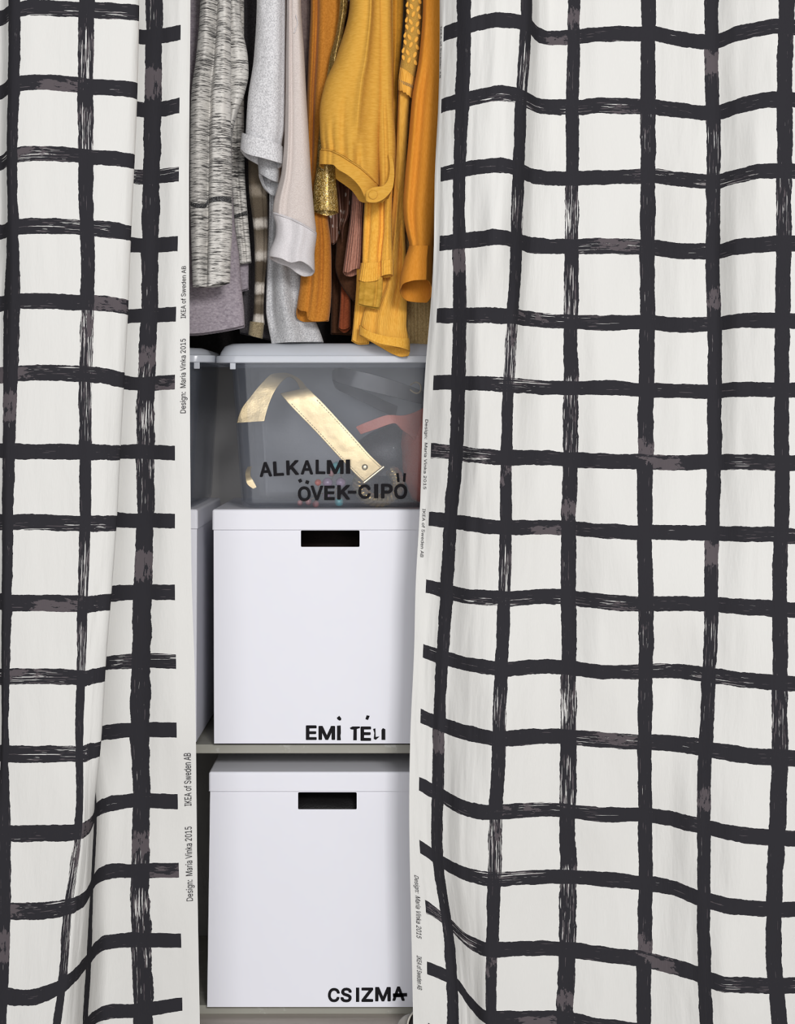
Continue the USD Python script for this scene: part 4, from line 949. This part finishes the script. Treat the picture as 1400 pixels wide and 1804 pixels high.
put(c, 'cuff', cuf.mesh(fr, bk, wall=.0018, n=112, top=[(0, 264), (.14, 265), (.3, 271.5), (.48, 282.5), (.67, 295.5), (.84, 310), (1, 326)]), M_blouse)
put(c, 'piping', cuf.band([(0, 261.5), (.14, 262.8), (.3, 269), (.48, 280), (.67, 293), (.84, 308), (1, 324)], [(0, 264.5), (.14, 265.6), (.3, 272), (.48, 283), (.67, 296), (.84, 311), (1, 327)], proud=.0035, b=.95), M_blouse)
pl_ = Cloth([(0, 664, 690), (180, 664, 693), (258, 665, 697), (300, 667, 695.5), (322, 668, 693), (352, 660, 683)], 2.515, .034, [(.35, .5, .08, .005, .65, 1)], .002, 23)
put(c, 'placket', pl_.mesh([(0, 352), (.4, 357), (1, 346)], [(0, 356), (1, 350)]), M_blouse)
tb = quadstrap([(645, 341, 646, 353), (650, 333, 650, 357), (660, 329, 660, 357.5), (672, 328, 673, 353), (683, 316, 692, 330), (686, 296, 694, 305), (683, 272, 690, 276)], [2.484, 2.4815, 2.481, 2.481, 2.4835, 2.489, 2.4955], thick=.003)
tabp = c.part('tab', tb, M_blouse)
bt = disc((*P(657, 343, 2.479)[[0]], 0, P(657, 343, 2.479)[2]), .0062, .0022, 2.4785, .001)
c.part('button', bt, M_blouse, under=tabp)

c = garment('cardigan', 683, 'sunflower yellow cardigan edge, a narrow strip right of the mustard blouse', 'cardigan')
put(c, 'body', Cloth([(0, 672, 690), (150, 676, 690.5), (200, 676, 691), (260, 676, 692)], 2.545, .012, [(.3, .3, .15, -.001)], .001, 24).mesh([(0, 262)]), M_sun)
c = garment('shirt', 697, 'mustard jersey shirt, a strip between the yellow cardigan edge and the lace sleeve', 'shirt')
put(c, 'body', Cloth([(0, 680, 711), (100, 682, 705), (150, 684, 701), (260, 686, 699), (340, 686, 700)], 2.585, .018, [(.55, .6, .12, -.004)], .003, 25).mesh([(0, 345)]), M_must)
c = garment('top', 705, 'sunflower yellow top with a lace-trimmed sleeve, its rolled rib hem hanging over the bin lid', 'top')
lc = Cloth([(0, 716, 743), (100, 707, 737.5), (120, 703.5, 734), (145, 701, 730), (172, 701, 726)], 2.535, .026, (), .0015, 26)
scal = [(0, 158), (.12, 160), (.25, 159.5), (.37, 163), (.5, 163), (.62, 167), (.75, 168), (.87, 172), (1, 173)]
M_lace0 = fabric('lace_ground', srgb(170, 132, 58), srgb(200, 158, 78), (900, 900, 900), bump=.6)
put(c, 'lace_sleeve', lc.mesh([(0, 120), (1, 138)], [(0, 124), (1, 140)]), M_lace0)
put(c, 'trim', lc.band([(0, 118), (.5, 126), (1, 138)], [(a, b) for a, b in scal], proud=.0022), M_sunjer)
# raised lace motifs: leaves between slanted bars, and the drawn-thread row below them
def leaf(th, y, ang, L, w):
    x, yy, d = lc.point(np.array([th]), np.array([float(y)]))
    m = trimesh.creation.icosphere(2, 1.0); m.apply_scale([w / S, .0011, L / S])
    m.apply_transform(trimesh.transformations.rotation_matrix(math.radians(ang), [0, 1, 0])); m.apply_translation(P(x, yy, d - .0006)[0]); return m
rnd = random.Random(5); lv = []
for j, y in enumerate(np.arange(-6, 114, 13.5)):
    for i, th in enumerate((2.3, 1.6, .9)):
        lv.append(leaf(th + (.22 if j % 2 else 0), y + i * 4.0, 24 if (i + j) % 2 else -26, 5.4, 2.9))
for k, m_ in enumerate(lv): c.part('lace_motif', m_, M_sunjer, smooth=True)
for i in range(9):
    q_ = .1 + .8 * i / 8
    cth = math.acos(np.clip(np.sign(q_ - .5) * abs(2 * q_ - 1) ** (1 / .75), -1, 1))
    x, yy, d = lc.point(np.array([cth, cth]), np.array([139.5 + 11 * q_, 145.5 + 11 * q_]))
    p = P(x + np.array([0, 1.2]), yy, d - .0022); c.part('drawn_thread', tube_along(p, .0006, 6), M_stitch)
rb = Cloth([(150, 702, 723), (250, 698, 717), (320, 694.5, 714), (400, 686, 713), (450, 676, 715), (500, 664, 717), (547, 641, 717), (572, 635.5, 716), (600, 633, 720), (625, 634, 722)], 2.612, .020, [(.35, .45, .10, -.005, .4, 1), (.75, .7, .09, .008, .55, .86), (.2, .3, .06, .003, .6, 1)], .002, 27, y_top=150, dslope=[(150, 2.548), (320, 2.558), (470, 2.602), (530, 2.590), (620, 2.582)])
hemt = [(0, 573), (.22, 585), (.45, 591), (.65, 594.5), (1, 596)]
put(c, 'body', rb.mesh(hemt, [(0, 585), (1, 600)], n=96, ny=110), M_sunjer)
hb = Cloth([(560, 634, 717), (590, 632, 720.5), (606, 632, 722), (635, 634, 722)], 2.568, .046, (), .001, 28, y_top=560, power=.85)
put(c, 'hem', hb.mesh([(0, 589), (.2, 597), (.4, 605), (.65, 609.5), (.85, 613), (1, 618)], [(0, 591), (.25, 603), (.45, 613), (.65, 623), (.85, 628.5), (.97, 627), (1, 620)], wall=.0022, n=96, top=[(0, 572), (.22, 584.5), (.45, 590.5), (.65, 594), (1, 596)]), M_sun)
bkp = Cloth([(480, 628, 660), (570, 622, 655), (606, 618, 650)], 2.600, .012, [(.4, .4, .1, .003)], .002, 29, y_top=470)
put(c, 'back', bkp.mesh([(0, 598), (.5, 604), (1, 603)]), M_sunjer)
c = garment('shirt', 745, 'amber crepe shirt at the right end, its flared cuff open at the bottom', 'shirt')
q1 = Cloth([(0, 745, 795), (100, 738, 790), (170, 726, 785), (250, 719, 780), (320, 712.5, 778), (360, 710, 772), (430, 721, 763)], 2.500, .056, [(.33, .28, .10, .007, .45, 1), (.55, .5, .1, -.002, .5, 1), (.1, .12, .06, -.003)], .0014, 30)
put(c, 'sleeve', q1.mesh([(0, 434), (1, 434)]), M_rust)
q2 = Cloth([(428, 720.5, 763.5), (460, 711.5, 762), (500, 703.5, 761), (535, 703, 760)], 2.500, .062, [(.75, .86, .05, -.006)], .002, 31, y_top=420)
put(c, 'cuff', q2.mesh([(0, 511), (.08, 501), (.25, 496.5), (.5, 493.5), (.85, 493), (1, 505)], [(0, 513), (.1, 524), (.25, 530), (.6, 532.5), (.85, 533), (1, 522)], wall=.0018, top=[(0, 432.5), (1, 432.5)]), M_rust)
c = garment('sweater', 660, 'sunflower yellow knit sweater with two ribbed sleeve cuffs below the blouse', 'sweater')
s1 = Cloth([(100, 650, 684), (300, 644, 680), (355, 642, 679), (400, 639.6, 678), (450, 638, 672.5), (466, 637.5, 672)], 2.568, .022, [(.3, .25, .10, .006), (.75, .85, .09, .006, .7, 1)], .002, 32)
put(c, 'sleeve', s1.mesh([(0, 464.5), (1, 463)]), M_sun)
s1c = Cloth([(460, 635.5, 672), (480, 632.5, 672), (497, 630, 672)], 2.566, .028, (), .001, 33, y_top=455)
put(c, 'cuff', s1c.mesh([(0, 492.5), (.3, 496.5), (1, 490)], [(0, 495), (.3, 499), (1, 493)], top=[(0, 463), (1, 462)]), M_sunrib)
s2 = Cloth([(100, 676, 692), (300, 676, 692), (400, 675.5, 689.5), (440, 672, 691), (462, 670, 692)], 2.562, .016, [(.5, .5, .2, -.003)], .002, 34)
put(c, 'sleeve', s2.mesh([(0, 460), (1, 458)]), M_sun)
s2c = Cloth([(455, 669.5, 692.5), (490, 669.5, 693)], 2.560, .022, (), .001, 35, y_top=450)
put(c, 'cuff', s2c.mesh([(0, 487.5), (.4, 484), (.8, 483), (1, 485)], [(0, 489), (.4, 489), (1, 487)], wall=.002, top=[(0, 459.5), (1, 457)]), M_sunrib)
c = garment('shirt', 652, 'olive mustard jersey hem showing just below the yellow ribbed cuffs', 'shirt')
put(c, 'body', Cloth([(470, 636, 674), (500, 633, 674), (542, 629.5, 668.5)], 2.561, .010, [(.72, .75, .05, .004), (.3, .3, .1, -.002)], .001, 36, y_top=470).mesh([(0, 534.5), (.5, 539), (1, 542)]), M_hem)
c = garment('sweater', 620, 'dusty pink ribbed knit sleeve below the blouse cuff', 'sweater')
put(c, 'sleeve', Cloth([(200, 624, 646), (340, 620, 641.5), (385, 616.5, 639), (440, 609, 638), (486, 602.5, 634)], 2.600, .028, [(.5, .5, .2, -.003)], .002, 37).mesh([(0, 476), (.3, 480), (.5, 476), (.8, 473), (1, 474)], [(0, 480), (.2, 486), (.5, 487), (.8, 484), (1, 481)], wall=.0025), M_pink)
c = garment('dress', 600, 'brown satin dress with pale dots, ruffled end beside the gold glitter sleeve', 'dress')
put(c, 'ruffle', Cloth([(250, 586, 630), (318, 588, 624), (340, 592, 620), (377, 596, 616), (403, 597, 606), (426, 599, 605)], 2.618, .024, [(.35, .4, .12, .016), (.75, .8, .1, -.006)], .006, 38).mesh([(0, 400), (.35, 410), (.6, 424), (1, 405)]), M_satin)
put(c, 'ruffle', Cloth([(250, 570, 598), (385, 576, 599), (430, 580, 597)], 2.634, .020, [(.5, .5, .15, .008)], .008, 39).mesh([(0, 423), (.4, 428), (.7, 424), (1, 412)]), M_satin)
c = garment('trousers', 607, 'terracotta trousers behind the pink sleeve, their turned hem showing near the bin lid', 'trousers')
put(c, 'leg', Cloth([(420, 600, 616), (500, 600, 617.5), (580, 595, 618)], 2.668, .020, [(.3, .3, .1, .003)], .002, 40).mesh([(0, 576), (.4, 580), (1, 574)], [(0, 578), (.5, 586), (1, 578)]), M_terra)
put(c, 'leg', Cloth([(420, 584, 628), (587, 582, 628)], 2.695, .020, [(.25, .25, .08, .006), (.7, .7, .08, .006)], .004, 41).mesh([(0, 586), (1, 588)]), M_cocoa)
c = garment('jacket', 610, 'dark cocoa jacket, its curved edge below the pink sleeve', 'jacket')
put(c, 'body', Cloth([(430, 592, 636), (470, 590, 634), (490, 595, 632), (520, 612, 632), (530, 622, 631)], 2.645, .012, (), .003, 42).mesh([(0, 528), (1, 530)]), M_cocoa)
c = garment('sweater', 740, 'olive beige ribbed sweater, low at the right beside the curtain', 'sweater')
put(c, 'body', Cloth([(420, 712, 790), (606, 714, 790)], 2.625, .026, [(.2, .2, .1, .004)], .003, 43).mesh([(0, 603), (.2, 606.5), (1, 606)]), M_olive)
